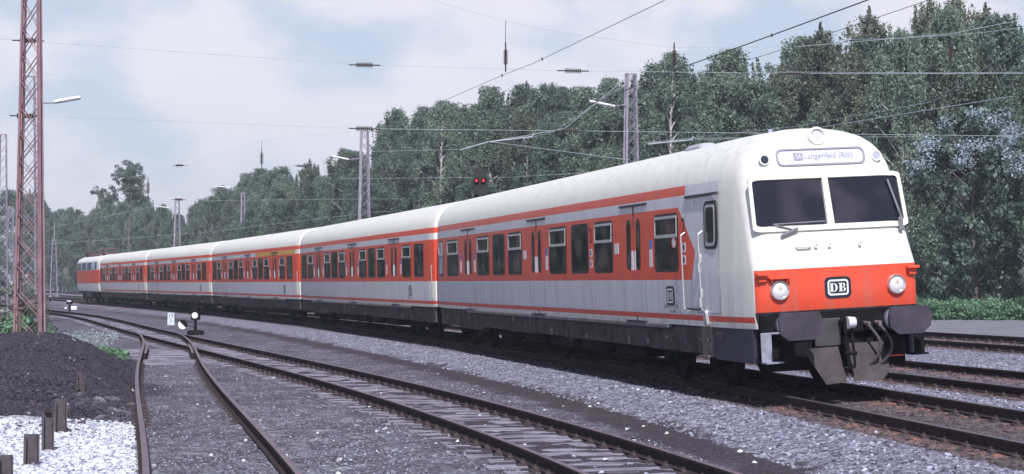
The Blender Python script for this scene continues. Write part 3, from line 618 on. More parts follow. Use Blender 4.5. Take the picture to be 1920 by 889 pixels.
def underframe(parent, L, u_start, pale):
    r = random.Random(5 + int(pale))
    mb = MB(); Y0, Y1 = 1.16, 1.32
    mb.box(((u_start + L) / 2, 0, .96), (L - u_start - .1, 2.3, .14))
    segs = np.linspace(u_start, L - .15, 9)
    for i in range(8):
        a, b = segs[i] + (.03 if i else 0), segs[i + 1] - .03; zb = .55 + r.uniform(-.04, .05)
        for sy in (-1, 1): mb.box(((a + b) / 2, sy * 1.27, (zb + 1.0) / 2), (b - a, .09, 1.0 - zb), bev=.015)
        if i in (2, 5): 
            for sy in (-1, 1): mb.box((b, sy * 1.22, .72), (.5, .1, .34), Euler((0, R(25), 0)))
    o = mb.build('underframe', [M_under], parent)
    q = MB(); q.box((12.9, 1.37, 1.0), (19.2 if u_start < 1.5 else 17.5, .10, .085), bev=.02); q.build('step_board', [mat('step_board', (.15, .14, .16), .6, noise=.3, nscale=2)], parent)
    for i in range(12):
        u = u_start + .4 + (L - u_start - .9) * (i + r.random() * .8) / 12; zc = r.uniform(.62, .9); e = MB(); e.box((u, 1.325, zc), (r.uniform(.05, .22), .03, r.uniform(.04, .16)), bev=.008); e.build('fitting', [M_under2], parent)
    for i in range(5):
        u = 7.6 + i * 2.6; k = MB(); k.box((u, .35, .58), (1.9, 1.5, .5), bev=.03); k.build('equipment_box', [M_dark], parent)
def place_root(root, i, zoff=.05, tilt=.052):
    p = CHAIN[i]; a = R(ANG[i]); c = Vector((p[0] + 1.41 * math.cos(a), p[1] + 1.41 * math.sin(a), zoff))
    root.rotation_euler = Euler((-tilt, 0, a + math.pi / 2)); root.location = c
LC = 26.05
def coach(yellow=False, name_label=''):
    root = empty('passenger_coach'); tag(root, name_label, 'railway coach')
    body_mesh(LC, False).build('body', [livery('coach_livery_first' if yellow else 'coach_livery', False, yellow, LC)], root, sharp=25)
    for uc in (5.45, 13.02, 20.6): door(root, uc)
    for a in (1.05, 2.85): window(root, a, a + 1.3, a > 2)
    window_sets = [(6.95, 1), (8.6, 0), (10.25, 1), (14.5, 1), (16.15, 0), (17.8, 1)]
    for a, s_ in window_sets: window(root, a, a + 1.3, bool(s_))
    for a, s_ in ((22.0, 1), (23.7, 0)): window(root, a, a + 1.3, bool(s_))
    stickers(root, (4.4, 6.68, 11.9, 14.2, 19.5, 21.75))
    mb = MB(); DB(mb, (3.1, wz(1.5), 1.50), (-1, 0, 0), (0, 0, 1), (0, 1, 0), .42, .32, .0); mb.build('emblem', [M_navy, M_logow], root)
    textplate(root, 'lettering', '50 80 22-33 151-3', .085, lambda x, y: (3.1 - x, wz(1.28) + .004, 1.285 + y), M_ink)
    underframe(root, LC, .15, yellow)
    bogie(root, 3.4); bogie(root, LC - 3.4)
    mb = MB(); mb.prism(rrect(-.8, .8, 1.05, 3.35, .15), lambda y, z: (LC - .02, y, z), lambda y, z: (LC + .36, y, z)); mb.build('gangway', [M_rubber], root)
    mb = MB()
    for sy in (-1, 1): mb.tube([(.12, sy * 1.36, 1.25), (.05, sy * 1.40, 1.3), (.05, sy * 1.40, 2.2), (.12, sy * 1.36, 2.25)], .014)
    mb.build('end_handrail', [M_alu], root)
    return root
labels = ['second carriage of the train, the grey and orange one behind the control car', 'carriage with the yellow first class stripe in the middle of the train',
          'fourth carriage of the train, between the yellow striped one and the last', 'last carriage, coupled to the locomotive']
c1 = coach(False, labels[0]); c1['group'] = 'carriages of the train'
c2 = coach(True, labels[1]); c2['group'] = 'carriages of the train'
c3 = copy_tree(c1); c4 = copy_tree(c1); c3['label'] = labels[2]; c4['label'] = labels[3]
for i, c in enumerate((c1, c2, c3, c4)):
    place_root(c, i + 1)
    d = Vector((-math.sin(R(ANG[i + 1])), math.cos(R(ANG[i + 1])), 0)); c.location += d * .17

def control_car():
    root = empty('control_car'); tag(root, 'leading white nosed driving trailer with orange front panel facing the camera', 'railway coach', 'carriages of the train')
    body = body_mesh(LC, True).build('body', [livery('control_livery', True, False, LC)], root, sharp=42)
    ca, sa = math.cos(R(ANG[0])), math.sin(R(ANG[0])); X0, Y0 = CHAIN[0][0] - .12 * ca, CHAIN[0][1] - .12 * sa      # the canted side wall
    U = lambda px: (X0 - (px - 960) / F * Y0) / (sa + (px - 960) / F * ca)
    for px in (1187, 1005, 877): door(root, U(px))
    for a, b, s_ in ((1226, 1272, 1), (1113, 1149, 1), (1070, 1103, 0), (1029, 1062, 1), (952, 978, 1), (923, 946, 0), (894, 917, 1), (838, 859, 1)): window(root, U(b) + .03, U(a) - .03, bool(s_))
    window(root, 24.75, 25.35, True, m=M_curtain)
    stickers(root, (U(1219), U(1024), U(889), U(863)))
    for px in (1155, 983): u = U(px); mb = MB(); mb.prism([(u - .14, 2.28), (u + .14, 2.28), (u + .14, 2.48), (u - .14, 2.48)], sd(0), sd(.004)); mb.build('notice_plate', [M_sign], root)
    for px in (1281, 1107): textplate(root, 'class_number', '2', .42, lambda x, y, u=U(px): (u - x, wz(2.62) + .005, 2.66 + y), M_ink)
    for px in (1281, 1107):
        for zc in (2.33, 2.12): mb = MB(); mb.prism(rrect(U(px) - .09, U(px) + .09, zc - .08, zc + .08, .02), sd(0), sd(.004), 0); mb.prism(rrect(U(px) - .04, U(px) + .04, zc - .05, zc + .05, .02), sd(.004), sd(.006), 1); mb.build('pictogram_plate', [M_sign, M_ink], root)
    # no-smoking sticker in the first window
    uu = U(1262); M = Matrix.Translation((uu - .05, wz(2.45) + .012, 2.42)) @ Matrix.Rotation(R(-90), 4, 'X'); mb = MB(); mb.lathe([(.13, 0), (.13, .003)], M, 20, 0); mb.lathe([(.085, .003), (.085, .005)], M, 20, 1)
    mb.build('round_sticker', [M_red, M_sign], root)
    mb = MB(); DB(mb, (U(1253), wz(1.5), 1.52), (-1, 0, 0), (0, 0, 1), (0, 1, 0), .44, .33, .0); mb.build('side_emblem', [M_navy, M_logow], root)
    textplate(root, 'lettering', '50 80 27-33 213-5', .105, lambda x, y: (U(1253) - x, wz(1.3) + .004, 1.335 + y), M_ink)
    textplate(root, 'lettering', 'BDnrzf 784.1', .065, lambda x, y: (U(1256) - x, wz(1.25) + .004, 1.255 + y), M_ink)
    # cab door between the long handrails
    cdoor = MB(); 
    for a, b, c_, d_ in ((1.36, 1.375, 1.26, 3.1), (2.50, 2.515, 1.26, 3.1), (1.36, 2.515, 1.25, 1.262)): cdoor.prism([(a, c_), (b, c_), (b, d_), (a, d_)], sd(-.002), sd(.004))
    cdr = cdoor.build('cab_door', [mat('door_seam', (.22, .22, .27), .6)], root)
    mb = MB(); mb.prism([(1.36, 3.14), (2.96, 3.14), (2.96, 3.18), (1.36, 3.18)], sd(-.002), sd(.035)); mb.build('gutter', [M_gutter], cdr)
    f = side_plate(cdr, 'cab_window', 1.43, 2.03, 2.28, 3.05, .12, -.01, .010, M_rubber); side_plate(f, 'window_frame', 1.50, 1.96, 2.33, 2.99, .08, .0, .015, M_alu); side_plate(f, 'pane', 1.54, 1.92, 2.38, 2.95, .07, .0, .018, M_glassf)
    for u in (2.96, 2.07):
        mb = MB(); ys = wz(2)
        mb.tube([(u - .0, ys, 2.58), (u, ys + .075, 2.53), (u, ys + .075, 1.32), (u, ys, 1.27)], .0115, 8); mb.build('handrail', [M_alu], cdr)
    mb = MB(); mb.tube([(2.86, wz(1.3), 1.315), (2.86, wz(1.3) + .06, 1.315), (2.17, wz(1.3) + .06, 1.315), (2.17, wz(1.3), 1.315)], .02, 8); mb.build('grab_bar', [M_door], cdr)
    for z in (2.12, 1.56): mb = MB(); mb.prism(rrect(2.20, 2.35, z - .09, z + .09, .05), sd(0), sd(.02)); mb.box((2.27, wz(z) + .03, z - .14), (.04, .03, .16), bev=.01); mb.build('lock', [M_alu], cdr)
    # cab skirt and access steps
    mb = MB(); 
    for sy in (-1, 1): mb = MB(); mb.box((1.12, sy * 1.27, .77), (1.75, .08, .54), bev=.015); mb.build('cab_skirt', [M_skirt], root)
    mb = MB(); mb.box((2.35, 1.28, .78), (.5, .10, .5), bev=.02)
    for z in (.55, .82): mb.box((2.35, 1.34, z), (.42, .10, .03))
    mb.build('cab_step', [M_under2], root)
    mb = MB(); mb.prism(rrect(1.98, 2.12, 1.04, 1.30, .05), sd(0), sd(.05)); mb.build('step_bracket', [M_alu], root)
    mb = MB(); mb.box((1.75, 1.318, .93), (.30, .012, .03)); mb.box((1.7, 1.318, .88), (.16, .012, .025)); mb.build('inspection_plate', [M_under2], root)
    underframe(root, LC, 2.65, False)
    bogie(root, 4.0); bogie(root, LC - 3.4)
    mb = MB(); mb.prism(rrect(-.8, .8, 1.05, 3.35, .15), lambda y, z: (LC - .02, y, z), lambda y, z: (LC + .36, y, z)); mb.build('gangway', [M_rubber], root)
    # windscreen: two panes in raised white frames on the sloping face
    ff = lambda off: (lambda y, z: (ufz(z) - off, y, z))
    def trap(y0b, y1b, y0t, y1t, z0, z1, r=.05):
        P = []
        for (a, z) in rrect(0, 1, 0, 1, .06, 4): P.append(((y0b + (y1b - y0b) * a) * (1 - z) + (y0t + (y1t - y0t) * a) * z, z0 + (z1 - z0) * z))
        return P
    Z0, Z1 = 2.565, 3.29
    fr = MB(); n_ = len(rrect(0, 1, 0, 1, .06, 4))
    o_, i_ = trap(-1.27, 1.27, -1.245, 1.245, Z0 - .075, Z1 + .06), trap(-1.21, 1.21, -1.19, 1.19, Z0, Z1)
    fr.add([ff(.0)(*p) for p in o_] + [ff(.035)(*p) for p in o_] + [ff(.035)(*p) for p in i_] + [ff(-.0)(*p) for p in i_],
           [(k * n_ + a, k * n_ + (a + 1) % n_, (k + 1) * n_ + (a + 1) % n_, (k + 1) * n_ + a) for k in range(3) for a in range(n_)])
    fr.prism([(-.055, Z0 - .02), (.055, Z0 - .02), (.045, Z1 + .02), (-.045, Z1 + .02)], ff(0), ff(.04)); frame = fr.build('windscreen_frame', [M_white], root)
    for sy in (-1, 1):
        P = [(.06, Z0 + .01), (1.185, Z0 + .01), (1.205, Z0 + .05), (1.19, Z1 - .05), (1.165, Z1 - .012), (.05, Z1 - .012)]
        P = [(sy * a, b) for a, b in P]; P = P if sy > 0 else P[::-1]
        mb = MB(); mb.prism(P, ff(-.01), ff(.006)); mb.build('windscreen', [M_glassf], root)
    # interior edge of the roller blind, wipers, handles, nozzles
    for y0, y1, z1_ in ((-.95, -1.16, 3.15), (.55, .83, 2.50)):
        mb = MB()
        if y0 < 0: mb.tube([ff(.05)(-1.02, 3.22), ff(.06)(-1.13, 2.72), ff(.05)(-1.16, 2.62)], .018); mb.box(ff(.05)(-1.13, 2.52), (.05, .07, .22), bev=.015)
        else: mb.tube([ff(.05)(.60, 2.50), ff(.06)(.95, 2.60), ff(.06)(.1, 2.615)], .012); mb.box(ff(.05)(.70, 2.47), (.05, .30, .05), Euler((R(-22), 0, 0)), bev=.015)
        mb.build('wiper', [mat('wiper_grey', (.20, .20, .24), .5)], root)
    mb = MB(); mb.tube([ff(0)(.62, 2.24), ff(.05)(.60, 2.24), ff(.05)(.40, 2.24), ff(0)(.38, 2.24)], .016, 8); mb.build('front_handle', [M_white], root)
    for y in (.30, .08, -.42):
        mb = MB(); mb.box(ff(.02)(y, 2.24), (.06, .05, .07), bev=.015); mb.cyl(ff(.03)(y, 2.24), ff(.08)(y, 2.28), .010); mb.build('washer_nozzle', [M_white], root)
    # destination box, portholes, roof light
    slope = math.atan2(.40, 1.68); nF = Vector((-math.cos(slope), 0, math.sin(slope)))
    mb = MB(); P = rrect(-.70, .70, 3.515, 3.735, .075); o_ = rrect(-.73, .73, 3.49, 3.76, .095); k = len(P)
    db0 = MB(); db0.prism(P, ff(-.01), ff(.002)); dbo = db0.build('destination_box', [mat('destination_back', (.62, .62, .74), .5)], root)
    mb.add([ff(.0)(*p) for p in o_] + [ff(.02)(*p) for p in o_] + [ff(.02)(*p) for p in P] + [ff(0)(*p) for p in P], [(q * k + a, q * k + (a + 1) % k, (q + 1) * k + (a + 1) % k, (q + 1) * k + a) for q in range(3) for a in range(k)]); mb.build('rim', [mat('rim_grey', (.30, .30, .36), .5)], dbo)
    mb = MB(); mb.prism(rrect(.29, .44, 3.57, 3.69, .02), ff(.002), ff(.006)); mb.build('line_plate', [mat('line_plate', (.30, .27, .38), .5)], dbo)
    textplate(dbo, 'line_number', 'S6', .105, lambda x, y: ff(.008)(.365 - x, 3.63 + y), M_sign)
    textplate(dbo, 'lettering', 'Langenfeld (Rhl)', .125, lambda x, y: ff(.006)(-.13 - x, 3.63 + y), mat('blind_ink', (.27, .28, .46), .6))
    for sy in (-1, 1):
        c = Vector(ff(0)(sy * .92, 3.60)); M = Matrix.Translation(c) @ nF.to_track_quat('Z', 'Y').to_matrix().to_4x4()
        mb = MB(); mb.lathe([(.085, -.02), (.085, .012), (.068, .014), (.066, .0)], M, 22, 0); mb.lathe([(.062, .0), (.062, .006)], M, 22, 1); mb.build('marker_light', [M_white, M_navy if sy > 0 else mat('marker_pale', (.45, .45, .55), .2)], root)
    c = Vector((ufz(3.93) + .01, 0, 3.935)); M = Matrix.Translation(c) @ Vector((-1, 0, .12)).to_track_quat('Z', 'Y').to_matrix().to_4x4()
    mb = MB(); mb.lathe([(.15, -.15), (.15, .06), (.135, .085), (.112, .085), (.10, .05)], M, 28, 0); mb.lathe([(.098, .045), (.09, .055), (.05, .06)], M, 24, 1); mb.build('roof_headlight', [M_white, mat('lamp_glass_pale', (.62, .62, .72), .1)], root)
    # lower headlights
    for sy in (-1, 1):
        M = Matrix.Translation((0, sy * .95, 1.60)) @ Matrix.Rotation(R(-90), 4, 'Y')
        mb = MB(); mb.lathe([(.150, -.02), (.150, .05), (.140, .066), (.122, .060), (.118, .045)], M, 30, 0); hl = mb.build('headlight', [M_chrome], root)
        lens = MB(); lens.lathe([(.118, .040), (.10, .058), (.06, .068), (.02, .071)], M, 26, 0); lens.build('lens', [M_glasslens], hl)
        rd = MB(); rd.lathe([(.032, .0695), (.028, .074)], Matrix.Translation((0, sy * .95, 1.63)) @ Matrix.Rotation(R(-90), 4, 'Y'), 16, 0); rd.build('bulb', [mat('lamp_pinkish', (.62, .48, .48), .2)], hl)
        if sy > 0: mb = MB(); mb.box((-.04, sy * .95, 1.785), (.1, .34, .022)); mb.box((-.03, sy * .95 + .12, 1.755), (.06, .02, .06)); mb.box((-.03, sy * .95 - .12, 1.755), (.06, .02, .06)); mb.build('lamp_bracket', [M_red], root)
        mb = MB(); mb.box((-.05, sy * 1.22, 1.85), (.12, .19, .045), bev=.008); mb.box((-.025, sy * 1.22, 1.79), (.05, .12, .09)); mb.build('foot_bracket', [M_red], root)
    mb = MB(); DB(mb, (0, 0, 1.60), (0, -1, 0), (0, 0, 1), (-1, 0, 0), .425, .325, 0); mb.build('front_emblem', [M_navy, M_logow], root)
    # roof vent and aerial
    mb = MB(); mb.box((4.2, .62, 4.03), (.85, .34, .16), bev=.06); mb.build('roof_vent', [mat('vent_grey', (.42, .42, .48), .5)], root)
    mb = MB(); mb.cyl((3.2, -.28, 4.06), (3.2, -.28, 4.26), .035, n=8); mb.build('aerial', [mat('aerial', (.4, .42, .6), .4)], root)
    # buffer beam, buffers, coupling, hoses, plough
    mb = MB(); mb.box((.05, 0, 1.08), (.12, 2.55, .36), bev=.02); mb.build('buffer_beam', [M_dark], root)
    for sy in (-1, 1):
        y = sy * .875
        M = Matrix.Translation((0, y, 1.07)) @ Matrix.Rotation(R(-90), 4, 'Y')
        b_ = MB(); b_.lathe([(.17, .0), (.17, .08), (.135, .10), (.135, .36), (.105, .37), (.105, .50)], M, 20); b0 = b_.build('buffer', [mat('buffer_sleeve', (.13, .13, .18), .5)], root)
        P = [(-.20, -.21), (.20, -.21), (.33, -.10), (.345, .10), (.31, .205), (-.31, .205), (-.345, .10), (-.33, -.10)]
        h = MB(); h.prism(P[::-1] if False else P, lambda a, z, y=y: (-.44, y + a * .62, 1.07 + z * .6), lambda a, z, y=y: (-.58, y + a, 1.07 + z)); h.prism(P, lambda a, z, y=y: (-.58, y + a, 1.07 + z), lambda a, z, y=y: (-.625, y + a * .985, 1.07 + z * .98)); 
        h.build('buffer_head', [mat('buffer_plate', (.048, .040, .060), .55, noise=.35, nscale=4)], b0)
    mb = MB(); mb.box((-.12, 0, 1.06), (.36, .10, .10), bev=.02); mb.cyl((-.30, 0, .98), (-.30, 0, 1.14), .05, n=10); mb.cyl((-.36, .03, 1.07), (-.36, -.09, 1.07), .095, .08, n=14, mi=1)
    for y in (-.05, .05): mb.tube([(-.30, y, 1.04), (-.34, y, .80), (-.36, y, .62)], .022, 8)
    mb.cyl((-.37, -.09, .61), (-.37, .09, .61), .03, n=8); mb.tube([(-.37, .05, .60), (-.38, .05, .40), (-.38, -.05, .40), (-.37, -.05, .60)], .02, 8)
    mb.build('screw_coupling', [M_dark, M_sign], root)
    mb = MB(); mb.box((-.03, .22, .93), (.05, .42, .42), bev=.01); mb.build('coupling_plate', [mat('plate_grey', (.06, .055, .068), .6, noise=.3, nscale=5)], root)
    for y in (-.40, -.58):
        mb = MB(); mb.cyl((-.02, y, 1.04), (-.14, y, 1.03), .03, n=8); mb.box((-.16, y, 1.02), (.07, .05, .08), bev=.01)
        pts = [Vector((-.16 - .16 * math.sin(t * math.pi), y - .13 * math.sin(t * math.pi * .85) + .12 * t ** 3, 1.0 - .62 * t)) for t in np.linspace(0, 1, 14)]; mb.tube(pts, .022, 8, 1); mb.build('brake_hose', [M_under2, mat('hose_rubber', (.075, .068, .085), .5)], root)
    for sy in (-1, 1):
        mb = MB(); P = [(.06, .34), (.52, .34), (.66, .46), (.74, .90), (.06, .90)] if sy < 0 else [(.06, .34), (.40, .32), (.62, .84), (.06, .90)]; P = [(sy * a, b) for a, b in P]
        mb.prism(P, lambda y, z: (.02 - (.9 - z) * .55, y, z - .16), lambda y, z: (-.01 - (.9 - z) * .55, y, z - .16)); mb.build('plough_plate', [mat('plough_grey', (.065, .055, .060), .8, spec=.2, noise=.3, nscale=5)], root)
        mb = MB(); mb.box((-.06, sy * 1.12, .96), (.10, .34, .03), bev=.01); mb.box((-.10, sy * 1.235, .75), (.03, .17, .44), bev=.008); mb.box((-.16, sy * 1.17, .53), (.22, .28, .025)); mb.build('shunter_step', [mat('step_pale', (.27, .28, .36), .5, noise=.2, nscale=8) if sy > 0 else M_dark], root)
    mb = MB(); mb.box((-.06, -.83, .66), (.10, .28, .34), bev=.02); mb.build('jumper_box', [M_dark], root)
    mb = MB(); mb.box((-.115, -.83, .52), (.02, .26, .02)); mb.build('red_bar', [M_red], root)
    mb = MB(); mb.box((.25, 0, .62), (.3, 2.2, .5), bev=.03); mb.box((1.2, 0, .7), (1.6, 1.9, .5), bev=.03); mb.build('end_casing', [M_dark], root)
    place_root(root, 0); return root
cc = control_car()

def locomotive():
    root = empty('electric_locomotive'); tag(root, 'grey and orange electric locomotive pushing at the far end of the train', 'locomotive')
    L = 16.2
    t = NT('loco_livery'); col = t.over(WHITE, t.AND(t.band(t.z, 1.03, 1.72), t.gt(t.u, .9)), GREY); col = t.over(col, t.AND(t.band(t.z, 2.85, 3.62), t.gt(t.u, .9)), (.50, .52, .66))
    col = t.over(col, t.band(t.z, 1.72, 2.85), RED); m = t.finish(col)
    body_mesh(L, False).build('body', [m], root, sharp=25)
    for a, b in ((1.3, 2.3), (4.9, 7.7), (8.7, 11.5), (12.5, 15.2)):
        f = side_plate(root, 'window', a, b, 2.93, 3.52, .08, -.01, .01, M_rubber); side_plate(f, 'pane', a + .1, b - .1, 3.0, 3.46, .06, 0, .014, mat('loco_glass', (.10, .09, .16), .15))
    for sy in (-1, 1): pass
    mb = MB(); mb.box((L / 2, 0, .98), (L - .3, 2.5, .2)); mb.box((L / 2, 1.2, .75), (3.2, .3, .5), bev=.03); mb.box((L / 2, -1.2, .75), (3.2, .3, .5), bev=.03); mb.build('underframe', [M_under], root)
    bogie(root, 3.9, 3.4, .6); bogie(root, L - 3.9, 3.4, .6)
    for uc in (2.6, L - 2.6):
        mb = MB(); s_ = 1 if uc < 8 else -1
        for y in (-.5, .5):
            mb.tube([(uc, y, 4.12), (uc + s_ * 1.5, y * .9, 4.42), (uc - s_ * .3, y * .8, 4.62)], .035); mb.cyl((uc - .5, y, 4.05), (uc - .5, y, 4.3), .07, n=8); mb.cyl((uc + .6, y, 4.05), (uc + .6, y, 4.3), .07, n=8)
        mb.tube([(uc - s_ * .3, -.75, 4.6), (uc - s_ * .3, .75, 4.6)], .04); mb.tube([(uc - s_ * .05, -.75, 4.6), (uc - s_ * .05, .75, 4.6)], .04); mb.box((uc, 0, 4.28), (1.5, 1.3, .06)); mb.build('pantograph', [mat('pantograph', (.15, .055, .06), .6)], root)
    mb = MB(); mb.box((L / 2, 0, 4.15), (6.5, 1.3, .2), bev=.04)
    mb.tube([(3.5, .2, 4.35), (L - 3.5, .2, 4.35)], .03); mb.build('roof_equipment', [mat('roof_gear', (.16, .09, .10), .6)], root)
    for sy in (-1, 1):
        for e in (-.3, L + .3):
            mb = MB(); mb.cyl((e, sy * .875, 1.05), (e + (.4 if e < 0 else -.4), sy * .875, 1.05), .12, n=12); mb.cyl((e, sy * .875, 1.05), (e + (.05 if e < 0 else -.05), sy * .875, 1.05), .25, n=16); mb.build('buffer', [M_dark], root)
    place_root(root, 5); d = Vector((-math.sin(R(ANG[5])), math.cos(R(ANG[5])), 0)); root.location += d * .35; return root
locomotive()

# ------------------------------------------------------------------ lattice masts and overhead line
M_mast_r = mat('mast_red_paint', (.33, .20, .23), .6, noise=.2, nscale=2); M_mast_g = mat('mast_grey_paint', (.33, .30, .38), .6, noise=.25, nscale=2)
M_wire = mat('overhead_wire', (.42, .48, .54), .5); M_ins = mat('insulator_brown', (.06, .035, .035), .3); M_wd = mat('wire_dark', (.03, .035, .045), .5)
M_tube = mat('lamp_tube_cover', (.82, .84, .86), .3)
def mast(label, x, y, H, wb, wt, rz, m, leg=.09, nb=16, group='lattice masts', depth=.55, lamp=None, split=False):
    z0 = gz(x, y); root = empty('lattice_mast', (x, y, z0), (0, 0, rz)); tag(root, label, 'lattice mast', group)
    def c(sx, sy, t): w_ = wb + (wt - wb) * t; return Vector((sx * w_ / 2, sy * w_ / 2 * depth, H * t))
    for sx in (-1, 1):
        for sy in (-1, 1):
            mb = MB(); p0, p1 = c(sx, sy, 0), c(sx, sy, 1)
            mb.bar(p0, p1, leg, leg * .14); q = (p1 - p0).to_track_quat('Z', 'Y').to_matrix(); mb.box((p0 + p1) / 2 + Vector((-sx * 0, -sy * leg * .5, 0)), (leg * .14, leg, (p1 - p0).length), q); mb.build('leg', [m], root)
    br = MB()
    for k in range(nb):
        t0, t1 = k / nb, (k + 1) / nb
        for sy in (-1, 1): br.bar(c(-1, sy, t0), c(1, sy, t1), leg * .6, .012); br.bar(c(1, sy, t0), c(-1, sy, t1), leg * .6, .012)
        for sx in (-1, 1): br.bar(c(sx, -1, t0), c(sx, 1, t1), .012, .05)
    for t in (0.001, .999):
        for a, b in (((-1, -1), (1, -1)), ((1, -1), (1, 1)), ((1, 1), (-1, 1)), ((-1, 1), (-1, -1))): br.bar(c(*a, t), c(*b, t), .06, .06)
    br.build('lattice_bracing', [m], root)
    f = MB(); f.box((0, 0, .05), (wb * 1.5, wb * 1.3, .3), bev=.03); f.build('foundation', [mat('concrete', (.3, .29, .32), .9, noise=.2)], root)
    return root
mast('big rusty red lattice mast on the left beside the coal heap', -16.6, 62.8, 13.6, .90, .50, R(-4), M_mast_r, .13, 15)
mast('grey lattice mast seen through the big red one', -25.2, 95, 12.9, .86, .5, R(10), M_mast_g, .12, 15)
mast('lattice mast at the left edge, tallest of the distant ones there', -36.6, 131, 12.8, .75, .4, R(12), M_mast_g, .13, 18)
mast('short lattice mast behind the one at the left edge', -55, 200, 10.5, .8, .45, R(12), M_mast_g, .16, 14)
mast('thin grey mast with a spike left of the locomotive', -59.5, 237, 7.4, .9, .4, R(12), M_mast_g, .16, 10)
mb = MB(); p = Vector((-59.5, 237, gz(-59.5, 237) + 7.4)); mb.cyl(p, p + Vector((0, 0, 2.6)), .07, .04, n=6); o = mb.build('lightning_spike', [M_mast_g]); o.parent = [x for x in bpy.data.objects if x.get('label') == 'thin grey mast with a spike left of the locomotive'][0]; o.matrix_parent_inverse = Matrix.Translation(-Vector(o.parent.location))
mast('lattice mast behind the cab roof, right of the red signal', 6.48, 99.2, 13.0, .92, .48, R(14), M_mast_g, .13, 20, depth=.8)
mast('lattice mast left of the red signal behind the third carriage', -11.1, 137, 13.0, .95, .5, R(16), M_mast_g, .15, 18, depth=.8)
mast('distant lattice mast above the fourth carriage', -45, 245, 12.9, 1.0, .5, R(18), M_mast_g, .18, 16, depth=.8)
mast('slim distant mast behind the train, between two lattice masts', -31, 210, 12.0, .55, .35, R(18), M_mast_g, .14, 14, depth=.8)
def insulator(mb, p, d, ln, r, mi=1, n=8):
    p = Vector(p); d = Vector(d).normalized(); mb.cyl(p - d * (ln / 2 + .28), p + d * (ln / 2 + .28), .028, n=6, mi=0)
    for i in range(n):
        q = p + d * (ln * ((i + .5) / n - .5)); mb.cyl(q - d * ln / n * .3, q + d * ln / n * .28, r, r * .55, n=12, mi=mi)
def span(label, Y, up, lo, ins, drops, r=.008, carrier=None):
    root = empty('cross_span', at(up[0][0], up[0][1], Y)); tag(root, label, 'overhead cross span', 'cross spans of the overhead line'); inv = Vector(root.location)
    for pl in (up, lo):
        if not pl: continue
        mb = MB(); mb.tube([at(a, b, Y) - inv for a, b in pl], r, 5); mb.build('span_wire', [M_wire], root)
    if carrier: mb = MB(); mb.tube([at(a, b, Y) - inv for a, b in carrier], r, 5); mb.build('carrier_wire', [M_wire], root)
    for a, b in ins: mb = MB(); insulator(mb, at(a, b, Y) - inv, (1, 0, -.02), .62, .11); mb.build('insulator', [M_wd, M_ins], root)
    for x, y0, y1, yi in drops:
        mb = MB(); mb.tube([at(x, y0, Y) - inv, at(x, y1, Y) - inv], .012, 5); mb.build('hanger', [M_wd], root)
        mb = MB(); insulator(mb, at(x, yi, Y) - inv, (0, 0, 1), .55 if Y < 100 else .7, .10 if Y < 100 else .13); mb.build('insulator', [M_wd, M_ins], root)
    return root
span('nearest cross span, its insulators hanging against the sky and trees', 68, [(-200, 58), (78, 78), (683, 121), (1075, 132), (1490, 137), (1920, 137), (2100, 136)], [(-100, 205), (80, 218), (683, 241), (1070, 245), (1480, 250), (1920, 255), (2100, 257)],
     [(50, 75), (683, 121), (1075, 132), (1490, 137), (46, 217), (683, 241), (1070, 245)], [(948, 38, 132, 106), (1265, 88, 132, 107), (1785, 62, 135, 98)], carrier=[(450, -130), (700, -42), (840, 8), (948, 38), (1060, 62), (1265, 88), (1500, 86), (1785, 62), (2050, 10)])
span('cross span wires over the middle of the train', 118, [(78, 135), (340, 200)], [(640, 335), (960, 332), (1300, 312), (1690, 310), (1920, 302)], [], [(490, 262, 318, 297), (277, 330, 375, 352)], carrier=[(62, 128), (160, 260), (277, 330), (380, 300), (490, 262), (690, 245)])
span('farthest cross span, low over the end of the train', 150, [(90, 428), (335, 377), (690, 373), (900, 372), (1180, 366)], [(90, 458), (380, 436), (700, 398), (1000, 380)], [(335, 374), (336, 310), (563, 311)], [])
span('pale cross span wires before the wood on the right', 92, [(1215, 268), (1300, 259), (1690, 256), (1920, 250), (2100, 246)], [(1690, 328), (1800, 318), (1920, 309), (2100, 300)], [], [])
def overhead(label, mess, cont, r=.016, m=None, droppers=4):
    root = empty('overhead_line', at(*mess[0])); tag(root, label, 'overhead line', 'overhead lines above the tracks'); inv = Vector(root.location)
    mb = MB(); mb.tube([at(*p) - inv for p in mess], r, 5); mb.build('messenger_wire', [m or M_wd], root)
    if cont: mb = MB(); mb.tube([at(*p) - inv for p in cont], .009, 5); mb.build('contact_wire', [M_wire], root)
    for t in np.linspace(.15, .85, droppers):
        mb = MB()
        k = t * (len(mess) - 1); i = int(k); p = at(*mess[i]).lerp(at(*mess[i + 1]), k - i) - inv; mb.box(p, (.05, .05, .10)); mb.build('clamp', [M_wd], root)
    return root
overhead('bold dark wire climbing right across the sky above the cab', [(1740, -45, 45), (1625, 0, 50), (1435, 70, 58), (1265, 131, 68), (1180, 166, 78), (1060, 214, 92)], [(1900, 180, 45), (1420, 258, 64), (1215, 266, 80)], r=.020)
overhead('thin wire rising from the hanging insulator left of the lattice mast', [(1400, -80, 46), (1245, 0, 50), (1000, 118, 62), (950, 137, 68), (860, 176, 80), (740, 230, 100)], [(1180, 300, 50), (915, 265, 62), (862, 280, 68), (690, 284, 95)], r=.010)
overhead('faint wire rising towards the top right corner over the cab', [(1880, -45, 34), (1740, 0, 37), (1545, 66, 44), (1430, 104, 50), (1260, 150, 60)], [(1920, 135, 44), (1760, 136, 50), (1400, 134, 66)], r=.008)
overhead('pale wires sloping down behind the cab at the right', [(1920, 50, 66), (1830, 62, 70), (1710, 70, 76), (1600, 73, 84)], [(1920, 82, 66), (1750, 190, 76), (1500, 236, 90), (1200, 268, 110)], r=.012, m=M_wire, droppers=2)
